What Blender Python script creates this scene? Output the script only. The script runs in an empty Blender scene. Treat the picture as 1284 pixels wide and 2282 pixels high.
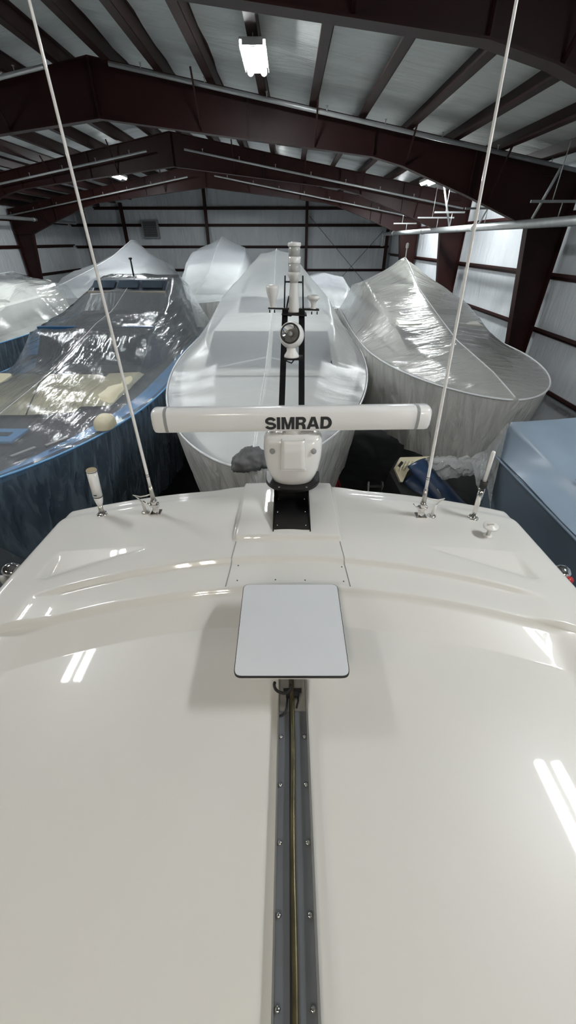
import bpy, math, random
from mathutils import Vector, Matrix, noise
random.seed(7)
R = math.radians
FLOOR = 7.0                      # camera height above the hall floor; coordinates below are relative to the eye
TH = R(35.1); CT, ST = math.cos(TH), math.sin(TH); F = 860.0
def ray(u, v):
    dx, dv = (u-642)/F, (1141-v)/F
    return dx, CT+ST*dv, -ST+CT*dv
def PZ(u, v, z):
    x, y, k = ray(u, v); t = z/k
    return Vector((x*t, y*t, z))
def PY(u, v, yy):
    x, y, k = ray(u, v); t = yy/y
    return Vector((x*t, yy, k*t))
def lerp(a, b, t): return a+(b-a)*t
def sstep(a, b, x):
    t = min(1, max(0, (x-a)/(b-a))); return t*t*(3-2*t)
def table(tb, s, smooth=True):
    if s <= tb[0][0]: return tb[0][1]
    for i in range(len(tb)-1):
        a, b = tb[i], tb[i+1]
        if s <= b[0]:
            return lerp(a[1], b[1], (s-a[0])/(b[0]-a[0]))
    return tb[-1][1]
C = bpy.context.scene.collection

# ------------------------------------------------------------------ materials
def sr(r, g, b):
    f = lambda c: (c/255/12.92) if c/255 <= .04045 else ((c/255+.055)/1.055)**2.4
    return (f(r), f(g), f(b), 1)
def nt(name):
    m = bpy.data.materials.new(name); m.use_nodes = True
    t = m.node_tree; bs = t.nodes['Principled BSDF']
    return m, t, bs
def noise_node(t, scale, stretch=(1,1,1), detail=3, rough=.5, dist=0, rot=(0,0,0)):
    tc = t.nodes.new('ShaderNodeTexCoord'); mp = t.nodes.new('ShaderNodeMapping')
    mp.inputs['Scale'].default_value = stretch; mp.inputs['Rotation'].default_value = rot
    nz = t.nodes.new('ShaderNodeTexNoise'); nz.inputs['Scale'].default_value = scale
    nz.inputs['Detail'].default_value = detail; nz.inputs['Roughness'].default_value = rough
    nz.inputs['Distortion'].default_value = dist
    t.links.new(tc.outputs['Object'], mp.inputs['Vector']); t.links.new(mp.outputs[0], nz.inputs['Vector'])
    return nz
def bump(t, src, strength, dist=.02, prev=None):
    b = t.nodes.new('ShaderNodeBump'); b.inputs['Strength'].default_value = strength; b.inputs['Distance'].default_value = dist
    t.links.new(src, b.inputs['Height'])
    if prev: t.links.new(prev, b.inputs['Normal'])
    return b.outputs[0]
def ramp(t, src, stops):
    r = t.nodes.new('ShaderNodeValToRGB'); el = r.color_ramp.elements
    while len(el) < len(stops): el.new(.5)
    for e, (p, c) in zip(el, stops): e.position = p; e.color = c
    t.links.new(src, r.inputs[0]); return r.outputs[0]
def mat(name, col, rough=.5, metal=0, var=.06, nscale=6, spec=.5, coat=0, bmp=0, bscale=40):
    m, t, b = nt(name)
    c2 = tuple(max(0, c*(1-var)) for c in col[:3])+(1,); c1 = tuple(min(1, c*(1+var)) for c in col[:3])+(1,)
    nz = noise_node(t, nscale)
    t.links.new(ramp(t, nz.outputs['Fac'], [(.3, c2), (.7, c1)]), b.inputs['Base Color'])
    b.inputs['Roughness'].default_value = rough; b.inputs['Metallic'].default_value = metal
    b.inputs['Specular IOR Level'].default_value = spec
    if coat:
        b.inputs['Coat Weight'].default_value = coat; b.inputs['Coat Roughness'].default_value = .03
    if bmp: t.links.new(bump(t, noise_node(t, bscale).outputs['Fac'], bmp, .01), b.inputs['Normal'])
    return m
def emit(name, col, s):
    m = bpy.data.materials.new(name); m.use_nodes = True; t = m.node_tree
    t.nodes.remove(t.nodes['Principled BSDF']); e = t.nodes.new('ShaderNodeEmission')
    e.inputs[0].default_value = col+(1,); e.inputs[1].default_value = s
    t.links.new(e.outputs[0], t.nodes['Material Output'].inputs[0]); return m
def film(name, col, body, rough, bstr, fold=(1, 9, 1), fold_str=.4, spec_scale=1.0, rot=(0,0,0), haze=.3, tlu=.22, streak=0):
    """plastic shrink film: body = how much light it stops (the rest goes straight through), plus a glossy crinkled face"""
    m = bpy.data.materials.new(name); m.use_nodes = True; t = m.node_tree
    t.nodes.remove(t.nodes['Principled BSDF']); N = t.nodes.new; L = t.links.new
    n1 = noise_node(t, 1.4, fold, 3, .55, .6, rot); n2 = noise_node(t, 5, (1, 3, 1.5), 4, .6, 1.2, rot)
    nb = bump(t, n1.outputs['Fac'], fold_str, .12); nb = bump(t, n2.outputs['Fac'], bstr, .03, nb)
    df = N('ShaderNodeBsdfDiffuse'); df.inputs[0].default_value = col
    tl = N('ShaderNodeBsdfTranslucent'); tl.inputs[0].default_value = col
    L(nb, df.inputs['Normal'])
    if streak:      # fold shading put into the colour: dense gathers whiter, thin stretches between darker
        c0 = tuple(c*(1-streak) for c in col[:3])+(1,)
        rr = ramp(t, n1.outputs['Fac'], [(.36, c0), (.60, col)]); L(rr, df.inputs[0]); L(rr, tl.inputs[0])
    mx = N('ShaderNodeMixShader'); mx.inputs[0].default_value = tlu; L(df.outputs[0], mx.inputs[1]); L(tl.outputs[0], mx.inputs[2])
    tr = N('ShaderNodeBsdfTransparent'); tr.inputs[0].default_value = (.95, .97, .98, 1)
    m2 = N('ShaderNodeMixShader')
    lw = N('ShaderNodeLayerWeight'); lw.inputs['Blend'].default_value = .35
    ma = N('ShaderNodeMath'); ma.operation = 'MULTIPLY_ADD'; ma.use_clamp = True
    ma.inputs[1].default_value = (1-body)*haze; ma.inputs[2].default_value = body
    L(lw.outputs['Facing'], ma.inputs[0]); L(ma.outputs[0], m2.inputs[0])
    L(tr.outputs[0], m2.inputs[1]); L(mx.outputs[0], m2.inputs[2])
    gl = N('ShaderNodeBsdfGlossy'); gl.inputs[0].default_value = (1, 1, 1, 1); gl.inputs['Roughness'].default_value = rough; L(nb, gl.inputs['Normal'])
    fr = N('ShaderNodeFresnel'); fr.inputs[0].default_value = 1.5; L(nb, fr.inputs['Normal'])
    sc = N('ShaderNodeMath'); sc.operation = 'MULTIPLY'; sc.use_clamp = True; sc.inputs[1].default_value = spec_scale; L(fr.outputs[0], sc.inputs[0])
    m3 = N('ShaderNodeMixShader'); L(sc.outputs[0], m3.inputs[0]); L(m2.outputs[0], m3.inputs[1]); L(gl.outputs[0], m3.inputs[2])
    L(m3.outputs[0], t.nodes['Material Output'].inputs[0]); return m
def quilt(name, c0, c1, axis_scale, seam):
    m, t, b = nt(name)
    n = noise_node(t, 1.2, axis_scale, 4, .6, .8)
    t.links.new(ramp(t, n.outputs['Fac'], [(.25, c0), (.75, c1)]), b.inputs['Base Color'])
    w = t.nodes.new('ShaderNodeTexWave'); tc = t.nodes.new('ShaderNodeTexCoord')
    w.bands_direction = seam; w.inputs['Scale'].default_value = .35; w.inputs['Distortion'].default_value = 1.2; w.inputs['Detail'].default_value = 1
    t.links.new(tc.outputs['Object'], w.inputs['Vector'])
    nb = bump(t, n.outputs['Fac'], .7, .12); nb = bump(t, w.outputs['Fac'], .35, .1, nb)
    t.links.new(nb, b.inputs['Normal']); b.inputs['Roughness'].default_value = .42; b.inputs['Specular IOR Level'].default_value = .4
    return m
M = dict(
    steel = mat('red_primer_steel', (.028, .0062, .0050, 1), .5, 0, .15, 3, .35, bmp=.1),
    steel2 = mat('brown_primer_steel', (.036, .016, .0145, 1), .5, 0, .15, 3, .35),
    roof = quilt('roof_insulation', (.60, .64, .63, 1), (.72, .75, .74, 1), (.6, 2.5, 1), 'Y'),
    wall = quilt('wall_insulation', (.62, .66, .69, 1), (.74, .77, .80, 1), (2.4, 2.4, .5), 'DIAGONAL'),
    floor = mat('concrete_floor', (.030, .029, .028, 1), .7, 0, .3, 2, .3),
    gel = mat('white_gelcoat', (.635, .625, .595, 1), .38, 0, .008, 2, .3, coat=.55),
    white = mat('white_enamel', (.78, .78, .77, 1), .22, 0, .01, 4, .5, coat=.3),
    whiteplas = mat('white_plastic', (.66, .66, .64, 1), .38, 0, .03, 8),
    panel = mat('pale_panel', (.60, .62, .65, 1), .42, 0, .02, 3),
    black = mat('black_metal', (.006, .006, .007, 1), .35, .2, .2, 8),
    rubber = mat('black_rubber', (.012, .012, .013, 1), .6),
    chrome = mat('chrome', (.80, .78, .76, 1), .08, 1, .02),
    alu = mat('grey_aluminium', (.15, .16, .175, 1), .45, .25, .06, 6),
    aludark = mat('dark_aluminium', (.055, .058, .066, 1), .5, .2, .06, 6),  # darker metal for the brace rods and screws
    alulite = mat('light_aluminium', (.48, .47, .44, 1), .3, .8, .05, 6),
    bronze = mat('bronze_hose', (.085, .072, .035, 1), .35, .5, .35, 14),
    pipe = mat('galvanised_pipe', (.50, .52, .52, 1), .42, .5, .08, 5),
    lens = mat('frosted_lens', (.42, .43, .42, 1), .15, 0, .1, 20),
    greyplas = mat('grey_plastic', (.28, .29, .29, 1), .5),
    ink = mat('dark_grey_print', (.018, .019, .022, 1), .45),
    glass = mat('dark_cabin_glass', (.035, .050, .068, 1), .12, 0, .1, 2, .6),
    navy = mat('navy_hull', (.022, .10, .22, 1), .3, 0, .12, 2),
    sky = mat('light_blue_gelcoat', (.22, .50, .86, 1), .3, 0, .06, 2),
    brown = mat('brown_nonskid_deck', (.11, .105, .11, 1), .7, 0, .15, 4),
    slate = mat('slate_cabin', (.055, .070, .090, 1), .4, 0, .15, 2),
    cream = mat('cream_vinyl', (.76, .70, .50, 1), .5, 0, .04, 4, bmp=.15, bscale=8),
    beige = mat('beige_band', (.36, .33, .27, 1), .5),
    hullw = mat('white_hull', (.72, .71, .67, 1), .35, 0, .05, 2),
    deckw = mat('off_white_deck', (.80, .79, .74, 1), .45, 0, .04, 2),
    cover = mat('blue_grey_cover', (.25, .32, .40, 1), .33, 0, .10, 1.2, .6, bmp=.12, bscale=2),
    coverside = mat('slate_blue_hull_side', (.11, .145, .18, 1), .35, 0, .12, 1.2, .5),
    cloth = mat('grey_cloth', (.17, .175, .18, 1), .9, 0, .2, 9, .2, bmp=.8, bscale=14),
    redplas = mat('red_paint', (.35, .012, .010, 1), .4),
    wood = mat('tan_cap', (.34, .27, .16, 1), .6),
    strap = mat('seam_tape', (.80, .82, .84, 1), .3),
    cord = mat('grey_cord', (.12, .12, .12, 1), .6),
    box = mat('vent_louvre', (.10, .11, .11, 1), .6),
    tube = emit('lamp_tube', (.96, .99, 1.0), 60),
    tubefar = emit('lamp_tube_far', (.95, .99, 1.0), 105),
    tubew = emit('lamp_tube_warm', (1.0, .91, .78), 62),
    filmw = film('white_shrink_film', (.95, .98, 1, 1), .40, .26, .12, (.5, 2.2, 1), .16, .45, haze=.10),
    filmg = film('white_shrink_film_thick', (.98, .98, .95, 1), .38, .13, .25, (.8, 4.5, 1), .4, .9, haze=.10),
    skirt = film('hanging_shrink_film', (.96, .96, .93, 1), .93, .3, .2, (5, 5, .35), .9, .35, haze=.05, tlu=.4, streak=.18),
    skirtc = film('hanging_clear_film', (.60, .80, .98, 1), .34, .12, .3, (4, 4, .35), .9, 1.2, haze=.15, streak=.5),
    filmf = film('hazy_shrink_film', (.88, .92, .98, 1), .42, .3, .2, (.5, 1.5, 1), .2, .6, haze=.15),
    filmc = film('clear_shrink_film', (.80, .84, .87, 1), .12, .11, .10, (7, .45, 3), .38, 1.2, haze=.18),
    creamroof = mat('cream_cabin_top', (.92, .90, .82, 1), .4, 0, .02, 2),
    bunch = film('crumpled_plastic', (.80, .82, .81, 1), .38, .12, 1, (3, 2, 2), .8, 1.4),
    darknavy = mat('dark_navy_panel', (.022, .045, .10, 1), .3, 0, .1, 2),
)

# ------------------------------------------------------------------ mesh builder
class MB:
    def __init__(s): s.v = []; s.f = []; s.m = []; s.sm = []; s.mi = 0
    def add(s, vs, fs, smooth=False):
        o = len(s.v); s.v += [Vector(p) for p in vs]
        for f in fs: s.f.append([o+i for i in f]); s.m.append(s.mi); s.sm.append(smooth)
        return s
    def box(s, c, d, rot=None, bev=0):
        x, y, z = d[0]/2, d[1]/2, d[2]/2
        vs = [Vector(p) for p in ((-x,-y,-z),(x,-y,-z),(x,y,-z),(-x,y,-z),(-x,-y,z),(x,-y,z),(x,y,z),(-x,y,z))]
        if rot: vs = [rot @ p for p in vs]
        c = Vector(c)
        return s.add([p+c for p in vs], [(3,2,1,0),(4,5,6,7),(0,1,5,4),(1,2,6,5),(2,3,7,6),(3,0,4,7)])
    def bar(s, a, b, w, h, up=(0,0,1)):
        a, b = Vector(a), Vector(b); d = (b-a).normalized(); up = Vector(up)
        if abs(d.dot(up)) > .98: up = Vector((0,1,0))
        x = d.cross(up).normalized(); u = x.cross(d)
        vs = [p+x*i*w/2+u*j*h/2 for p in (a, b) for (i, j) in ((-1,-1),(1,-1),(1,1),(-1,1))]
        return s.add(vs, [(0,1,2,3),(7,6,5,4),(4,5,1,0),(5,6,2,1),(6,7,3,2),(7,4,0,3)])
    def tube(s, pts, r, n=12, caps=True):
        pts = [Vector(p) for p in pts]; rs = r if isinstance(r, (list, tuple)) else [r]*len(pts)
        vs, up = [], None
        for i, p in enumerate(pts):
            d = (pts[min(i+1, len(pts)-1)]-pts[max(i-1, 0)])
            d = d.normalized() if d.length > 1e-9 else Vector((0,0,1))
            if up is None: up = Vector((0,0,1)) if abs(d.z) < .9 else Vector((0,1,0))
            x = d.cross(up).normalized(); up = x.cross(d).normalized()
            vs += [p+(x*math.cos(a)+up*math.sin(a))*rs[i] for a in (2*math.pi*k/n for k in range(n))]
        fs = [(i*n+k, i*n+(k+1)%n, (i+1)*n+(k+1)%n, (i+1)*n+k) for i in range(len(pts)-1) for k in range(n)]
        s.add(vs, fs, True)
        if caps:
            o = len(s.v)-len(vs)
            s.f.append([o+k for k in range(n)][::-1]); s.m.append(s.mi); s.sm.append(False)
            s.f.append([o+(len(pts)-1)*n+k for k in range(n)]); s.m.append(s.mi); s.sm.append(False)
        return s
    def lathe(s, prof, base, axis=(0,0,1), n=24, sx=1.0, caps=True):
        ax = Vector(axis).normalized(); q = Vector((0,0,1)).rotation_difference(ax); base = Vector(base)
        vs = []
        for (r, h) in prof:
            for k in range(n):
                a = 2*math.pi*k/n
                vs.append(base+q @ Vector((math.cos(a)*r*sx, math.sin(a)*r, h)))
        fs = [(i*n+k, i*n+(k+1)%n, (i+1)*n+(k+1)%n, (i+1)*n+k) for i in range(len(prof)-1) for k in range(n)]
        if caps: fs += [tuple(range(n))[::-1], tuple((len(prof)-1)*n+k for k in range(n))]
        return s.add(vs, fs, True)
    def grid(s, rows, smooth=True, flip=False):
        n = len(rows[0]); vs = [p for r in rows for p in r]
        fs = []
        for i in range(len(rows)-1):
            for k in range(n-1):
                q = (i*n+k, i*n+k+1, (i+1)*n+k+1, (i+1)*n+k)
                fs.append(q[::-1] if flip else q)
        return s.add(vs, fs, smooth)
    def prism(s, poly, d, smooth=False):
        poly = [Vector(p) for p in poly]; d = Vector(d); n = len(poly)
        return s.add(poly+[p+d for p in poly], [tuple(range(n))[::-1], tuple(range(n, 2*n))]+[(i, (i+1)%n, n+(i+1)%n, n+i) for i in range(n)], smooth)
ORG = {}
def finish(ob, label=None, cat=None, group=None, kind=None):
    if label: ob['label'] = label
    if cat: ob['category'] = cat
    if group: ob['group'] = group
    if kind: ob['kind'] = kind
    return ob
def thing(name, base, label, cat, group=None):
    e = bpy.data.objects.new(name, None); C.objects.link(e); e.empty_display_size = .1
    b = Vector(base); e.location = b+Vector((0,0,FLOOR)); ORG[e] = b
    return finish(e, label, cat, group)
def obj(name, mb, m, parent=None, label=None, cat=None, group=None, kind=None, bevel=0, auto=None, solid=0):
    if parent is None:
        xs = [p.x for p in mb.v]; ys = [p.y for p in mb.v]; zs = [p.z for p in mb.v]
        org = Vector(((min(xs)+max(xs))/2, (min(ys)+max(ys))/2, min(zs)))
    else: org = ORG[parent]
    me = bpy.data.meshes.new(name)
    me.from_pydata([tuple(p-org) for p in mb.v], [], mb.f); me.validate(); 
    ms = m if isinstance(m, (list, tuple)) else [m]
    for k in ms: me.materials.append(M[k])
    if len(me.polygons) == len(mb.f):
        for p, i, sm in zip(me.polygons, mb.m, mb.sm): p.material_index = min(i, len(ms)-1); p.use_smooth = sm
    me.update()
    o = bpy.data.objects.new(name, me); C.objects.link(o); ORG[o] = org
    if parent is None: o.location = org+Vector((0,0,FLOOR))
    else: o.parent = parent
    if solid:
        k = o.modifiers.new('thickness', 'SOLIDIFY'); k.thickness = solid
    if bevel:
        k = o.modifiers.new('bevel', 'BEVEL'); k.width = bevel; k.segments = 2; k.limit_method = 'ANGLE'; k.angle_limit = R(40)
    return finish(o, label, cat, group, kind)
def dup(ob, off, label=None, group=None):
    def cp(o, par):
        c = o.copy(); C.objects.link(c); c.parent = par
        for ch in o.children: cp(ch, c)
        return c
    c = cp(ob, None); c.location = ob.location+Vector(off)
    if label: c['label'] = label
    return c
ORD = ['first', 'second', 'third', 'fourth', 'fifth', 'sixth', 'seventh', 'eighth', 'ninth', 'tenth', 'eleventh', 'twelfth', 'thirteenth']

# ================================================================== THE HALL
RX = -4.7; XR, XL = 8.0, -16.6; YB, YF = 36.4, -12.0; FZ = -FLOOR
def zb(x): return 3.55-.16*abs(x-RX)          # underside of the purlins
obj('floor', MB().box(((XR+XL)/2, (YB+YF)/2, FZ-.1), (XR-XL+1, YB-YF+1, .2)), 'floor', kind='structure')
def wallpoly(y, d): return MB().prism([(XL, y, FZ), (XR, y, FZ), (XR, y, zb(XR)+.32), (RX, y, zb(RX)+.32), (XL, y, zb(XL)+.32)], (0, d, 0))
obj('wall_back', wallpoly(YB, .1), 'wall', kind='structure')
obj('wall_front', wallpoly(YF, -.1), 'wall', kind='structure')
obj('wall_right', MB().box((XR+.05, (YB+YF)/2, (FZ+zb(XR)+.32)/2), (.1, YB-YF, zb(XR)+.32-FZ)), 'wall', kind='structure')
obj('wall_left', MB().box((XL-.05, (YB+YF)/2, (FZ+zb(XL)+.32)/2), (.1, YB-YF, zb(XL)+.32-FZ)), 'wall', kind='structure')
for nm, xe in (('ceiling', XR+.1), ('ceiling', XL-.1)):
    mb = MB(); zz = .31
    # the insulation blanket sags a little between the purlins
    rows = []
    nx, ny = 60, 60
    for j in range(ny+1):
        y = lerp(YF-.1, YB+.1, j/ny); row = []
        for i in range(nx+1):
            x = lerp(RX, xe, i/nx)
            row.append((x, y, zb(x)+zz-.02+.012*noise.noise(Vector((x*1.1, y*1.7, 0)))))
        rows.append(row)
    mb.grid(rows, True, flip=xe > RX)
    obj(nm, mb, 'roof', kind='structure', solid=.06)

# ---- rigid frames
def frame(y, word):
    t = thing('steel_frame', ((XR+XL)/2, y, FZ), word, 'steel frame')
    for side, sg in (('right', 1), ('left', -1)):
        X = (lambda x: x) if sg > 0 else (lambda x: RX-(x-RX)*.937)
        low = [(RX, 2.50), (2.2, 1.80), (3.0, 1.62), (4.9, 1.0), (6.75, .33)]
        top = [(x, zb(x)) for x in (RX, 2.2, 3.0, 4.9, 6.75)]
        mb = MB(); zt = .24
        for i in range(4):                                   # web with its two flanges
            a, b, c, d = low[i], low[i+1], top[i+1], top[i]
            q = [(X(a[0]), y-.01, a[1]), (X(b[0]), y-.01, b[1]), (X(c[0]), y-.01, c[1]), (X(d[0]), y-.01, d[1])]
            mb.prism(q, (0, .02, 0))
            mb.bar((X(a[0]), y, a[1]), (X(b[0]), y, b[1]), .24, .025)
            mb.bar((X(d[0]), y, d[1]-.012), (X(c[0]), y, c[1]-.012), .24, .025)
        r = obj('rafter', mb, 'steel', t)
        for xx in (RX+.01, -1.0, 2.2, 4.9):
            z0 = table(low, xx); obj('stiffener', MB().box((X(xx), y, (z0+zb(xx))/2), (.02, .22, zb(xx)-z0-.03)), 'steel', r)
        mb = MB()
        prof = [(6.75, .33), (7.25, -2.97), (7.52, FZ)]
        outs = [(7.84, zb(7.84)), (7.84, -2.97), (7.84, FZ)]
        mb.prism([(X(6.75), y-.01, zb(6.75)), (X(6.75), y-.01, .33), (X(7.25), y-.01, -2.97), (X(7.52), y-.01, FZ), (X(7.84), y-.01, FZ), (X(7.84), y-.01, zb(7.84))], (0, .02, 0))
        for a, b in zip(prof, prof[1:]): mb.bar((X(a[0]), y, a[1]), (X(b[0]), y, b[1]), .26, .03, (0, 1, 0)) if False else mb.prism([(X(a[0])-.015, y-.13, a[1]), (X(a[0])+.015, y-.13, a[1]), (X(b[0])+.015, y-.13, b[1]), (X(b[0])-.015, y-.13, b[1])], (0, .26, 0))
        mb.box((X(7.84), y, (FZ+zb(7.84))/2), (.03, .26, zb(7.84)-FZ))
        mb.box((X(7.1), y, zb(7.1)-.25), (.6, .2, .02)); mb.box((X(7.3), y, .33), (1.1, .24, .02))
        obj('column', mb, 'steel', t)
        for xx in (-2.2, .7, 3.1, 5.5):
            z0 = table(low, xx)
            obj('flange_brace', MB().bar((X(xx), y, z0+.04), (X(xx), y-.75, zb(xx)+.05), .04, .04), 'steel', t)
    return t
FY = [6.5, 13.6, 21.2, 28.8, -1.5]
for y, w in zip(FY, ['dark red steel portal frame nearest overhead, crossing the top right corner of the photo',
                     'dark red tapered steel frame just past the twin-tube lamp, widest beam in view',
                     'dark red steel frame behind the widest beam, second one down the hall',
                     'dark red steel frame closest to the back wall',
                     'dark red steel frame behind the viewer over the yacht roof']):
    frame(y, w)

# ---- purlins
k = 0
xs = sorted([.7+1.22*i for i in range(-15, 7)])
right = [x for x in xs if x > RX+.3 and x < XR-.1]; left = [x for x in xs if x < RX-.1 and x > XL+.1][::-1]
for side, lst in (('right', right), ('left', left)):
    for i, x in enumerate(lst):
        z = zb(x); sg = -1 if side == 'left' else 1
        mb = MB(); L0, L1 = YF, YB
        mb.box((x, (L0+L1)/2, z+.15), (.012, L1-L0, .30))
        mb.box((x-.09, (L0+L1)/2, z+.006), (.19, L1-L0, .012)); mb.box((x+.05, (L0+L1)/2, z+.29), (.10, L1-L0, .012))
        mb.box((x-.182, (L0+L1)/2, z+.025), (.008, L1-L0, .04))
        obj('roof_purlin', mb, 'steel2', label='dark red roof purlin, %s one down the %s slope from the ridge' % (ORD[i], side), cat='purlin')
# ---- girts
def girt(name, a, b, n, lab):
    a, b = Vector(a), Vector(b); mid = (a+b)/2; d = b-a
    size = (.012, abs(d.y), .2) if abs(d.y) > 1 else (abs(d.x), .012, .2)
    mb = MB(); n = Vector(n)
    if abs(d.y) > 1:
        mb.box(mid, (.20, d.y, .014)); mb.box(mid+n*.09+Vector((0,0,.04)), (.014, d.y, .08)); mb.box(mid-n*.06-Vector((0,0,.05)), (.03, d.y, .1))
    else:
        mb.box(mid, (d.x, .20, .014)); mb.box(mid+n*.09+Vector((0,0,.04)), (d.x, .014, .08)); mb.box(mid-n*.06-Vector((0,0,.05)), (d.x, .03, .1))
    obj(name, mb, 'steel', label=lab, cat='girt')
for i, z in enumerate([1.98, .97, -.38, -1.9, -3.35, -4.8]):
    hw = XR if z < zb(XR) else 7.0
    girt('wall_girt', (XL+.2 if z < 1 else -14.4, YB-.11, z), (XR-.2 if z < 1.2 else 4.9, YB-.11, z), (0, -1, 0), 'horizontal dark red girt across the back wall, %s from the top' % ORD[i])
for i, z in enumerate([.60, -.85, -2.30, -3.75, -5.2]):
    girt('wall_girt', (XR-.11, YF, z), (XR-.11, YB-.3, z), (-1, 0, 0), 'horizontal dark red girt along the right wall, %s from the top' % ORD[i])
for i, z in enumerate([1.05, -.30, -1.85, -3.4, -5.0]):
    girt('wall_girt', (XL+.11, YF, z), (XL+.11, YB-.3, z), (1, 0, 0), 'horizontal dark red girt along the left wall, %s from the top' % ORD[i])
# ---- end posts
for x, w in ((-15.2, 'furthest left of the back wall posts'), (-12.3, 'darker post beside the louvred wall vent'), (-6.1, 'post under the ridge between two white wrapped boats'), (1.4, 'post behind the light mast, left of the crossed rods'), (7.55, 'corner post at the right end of the back wall')):
    h = zb(x)-.05; mb = MB(); y = YB-.35
    mb.box((x, y, (FZ+h)/2), (.02, .24, h-FZ)); mb.box((x, y-.12, (FZ+h)/2), (.2, .02, h-FZ)); mb.box((x, y+.12, (FZ+h)/2), (.2, .02, h-FZ))
    obj('end_post', mb, 'steel', label='dark red upright '+w, cat='post')
# ---- crossed rods
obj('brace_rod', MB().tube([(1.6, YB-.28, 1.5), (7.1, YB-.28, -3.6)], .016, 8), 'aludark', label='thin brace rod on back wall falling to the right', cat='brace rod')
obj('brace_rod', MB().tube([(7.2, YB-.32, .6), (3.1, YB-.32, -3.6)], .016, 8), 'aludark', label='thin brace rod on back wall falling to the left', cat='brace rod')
# ---- wall vent
t = thing('wall_vent', (-10.4, YB-.2, .2), 'dark louvred vent high on the back wall near the left corner', 'vent')
obj('frame', MB().box((-10.4, YB-.16, .72), (1.25, .3, 1.15)), 'greyplas', t, bevel=.02)
mb = MB()
for i in range(9): mb.box((-10.4, YB-.32, .3+i*.105), (1.0, .05, .07), Matrix.Rotation(R(35), 3, 'X'))
obj('louvre', mb, 'box', t)
# ---- sprinkler pipes
def pipe_run(pts, r, lab, drops=(), dz=.12):
    t = thing('sprinkler_pipe', pts[0], lab, 'pipe')
    obj('tube', MB().tube(pts, r, 14), 'pipe', t)
    for p in drops:
        p = Vector(p); obj('sprinkler_head', MB().tube([p, p+Vector((0,0,dz))], .012, 8).lathe([(.03, 0), (.03, .012)], p+Vector((0,0,dz)), (0,0,1), 10), 'pipe', t)
    return t
for y, w in ((5.6, 'nearest'), (13.1, 'middle'), (20.7, 'further'), (28.3, 'furthest')):
    for sd, x0, x1 in (('right', -4.1, 7.4), ('left', -5.6, -16.8)):
        n = 8; off = .14 if y < 20 else .5
        f = lambda x: zb(x)-off
        dr = [(lerp(x0, x1, (i+.5)/n), y, f(lerp(x0, x1, (i+.5)/n))) for i in range(n)]
        pipe_run([(x0, y, f(x0)), (x1, y, f(x1))], .045 if y < 20 else .035, '%s grey sprinkler pipe slanting down the %s roof slope' % (w, sd), dr)
def main_pipe(x, z, y0, y1, r, lab):
    t = thing('water_main', (x, y0, z), lab, 'pipe')
    obj('tube', MB().tube([(x, y0, z), (x, y1, z)], r, 20), 'pipe', t)
    y = y0+2.0
    while y < y1:
        obj('coupling', MB().lathe([(r*.9, -.07), (r*1.2, -.06), (r*1.2, .06), (r*.9, .07)], (x, y, z), (0, 1, 0), 20), 'pipe', t); y += 6.1
    return t
m1 = main_pipe(6.3, .36, 2.0, 31.0, .10, 'thick galvanised water main running along the right wall')
obj('elbow', MB().tube([(6.3, 31, .36), (6.3, 31.3, .33), (6.3, 31.4, .1), (6.3, 31.4, -.3)], .10, 14), 'pipe', m1)
m2 = main_pipe(-15.0, 1.02, -4.0, 34.0, .09, 'galvanised water main along the left wall')
obj('red_valve', MB().lathe([(.1, -.12), (.15, -.1), (.15, .1), (.1, .12)], (-15.0, 30.5, 1.02), (0, 1, 0), 16), 'redplas', m2)
# trapeze hangers beside the right main
for i, (x, y, z, L) in enumerate([(6.3, 11.5, .75, 1.3), (6.1, 15.2, .82, 1.2), (5.9, 17.8, .85, 1.1), (6.1, 20.0, .78, 1.5), (6.2, 25.5, .75, 1.2)]):
    t = thing('pipe_hanger', (x, y, z-.3), 'grey strut hanger over the right water main, %s nearest' % ORD[i], 'hanger')
    obj('strut_bar', MB().bar((x-L/2, y, z), (x+L/2, y, z), .05, .05), 'pipe', t)
    obj('hanger_rod', MB().tube([(x+.1, y, z), (x+.1, y, .44)], .012, 8), 'pipe', t)
    obj('hanger_rod', MB().tube([(x-.15, y, z), (x-.15, y, zb(x))], .012, 8), 'pipe', t)
for i, (p, q) in enumerate([((6.25, 12.4, .46), (6.5, 12.2, 1.45)), ((6.25, 18.6, .46), (5.6, 18.2, 1.75)), ((6.3, 15.9, .46), (6.6, 15.7, 1.3))]):
    obj('pipe_strut', MB().tube([p, q], .035, 10), 'pipe', label='slanted grey stay from the right water main to the roof, %s nearest' % ORD[i], cat='strut')
# leaning beams by the right wall
t = thing('leaning_beam', (7.2, 22, FZ), 'tall grey channel beam leaning on the right wall behind the cream wrapped boat', 'beam')
for (a, b) in ((PY(1003, 690, 22), PY(1022, 557, 22)), ((PY(1027, 700, 22)), PY(1036, 565, 22))):
    a = Vector((a.x, a.y, FZ)); obj('channel', MB().bar(a, b, .22, .12, (0, 1, 0)), 'greyplas', t)

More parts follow.
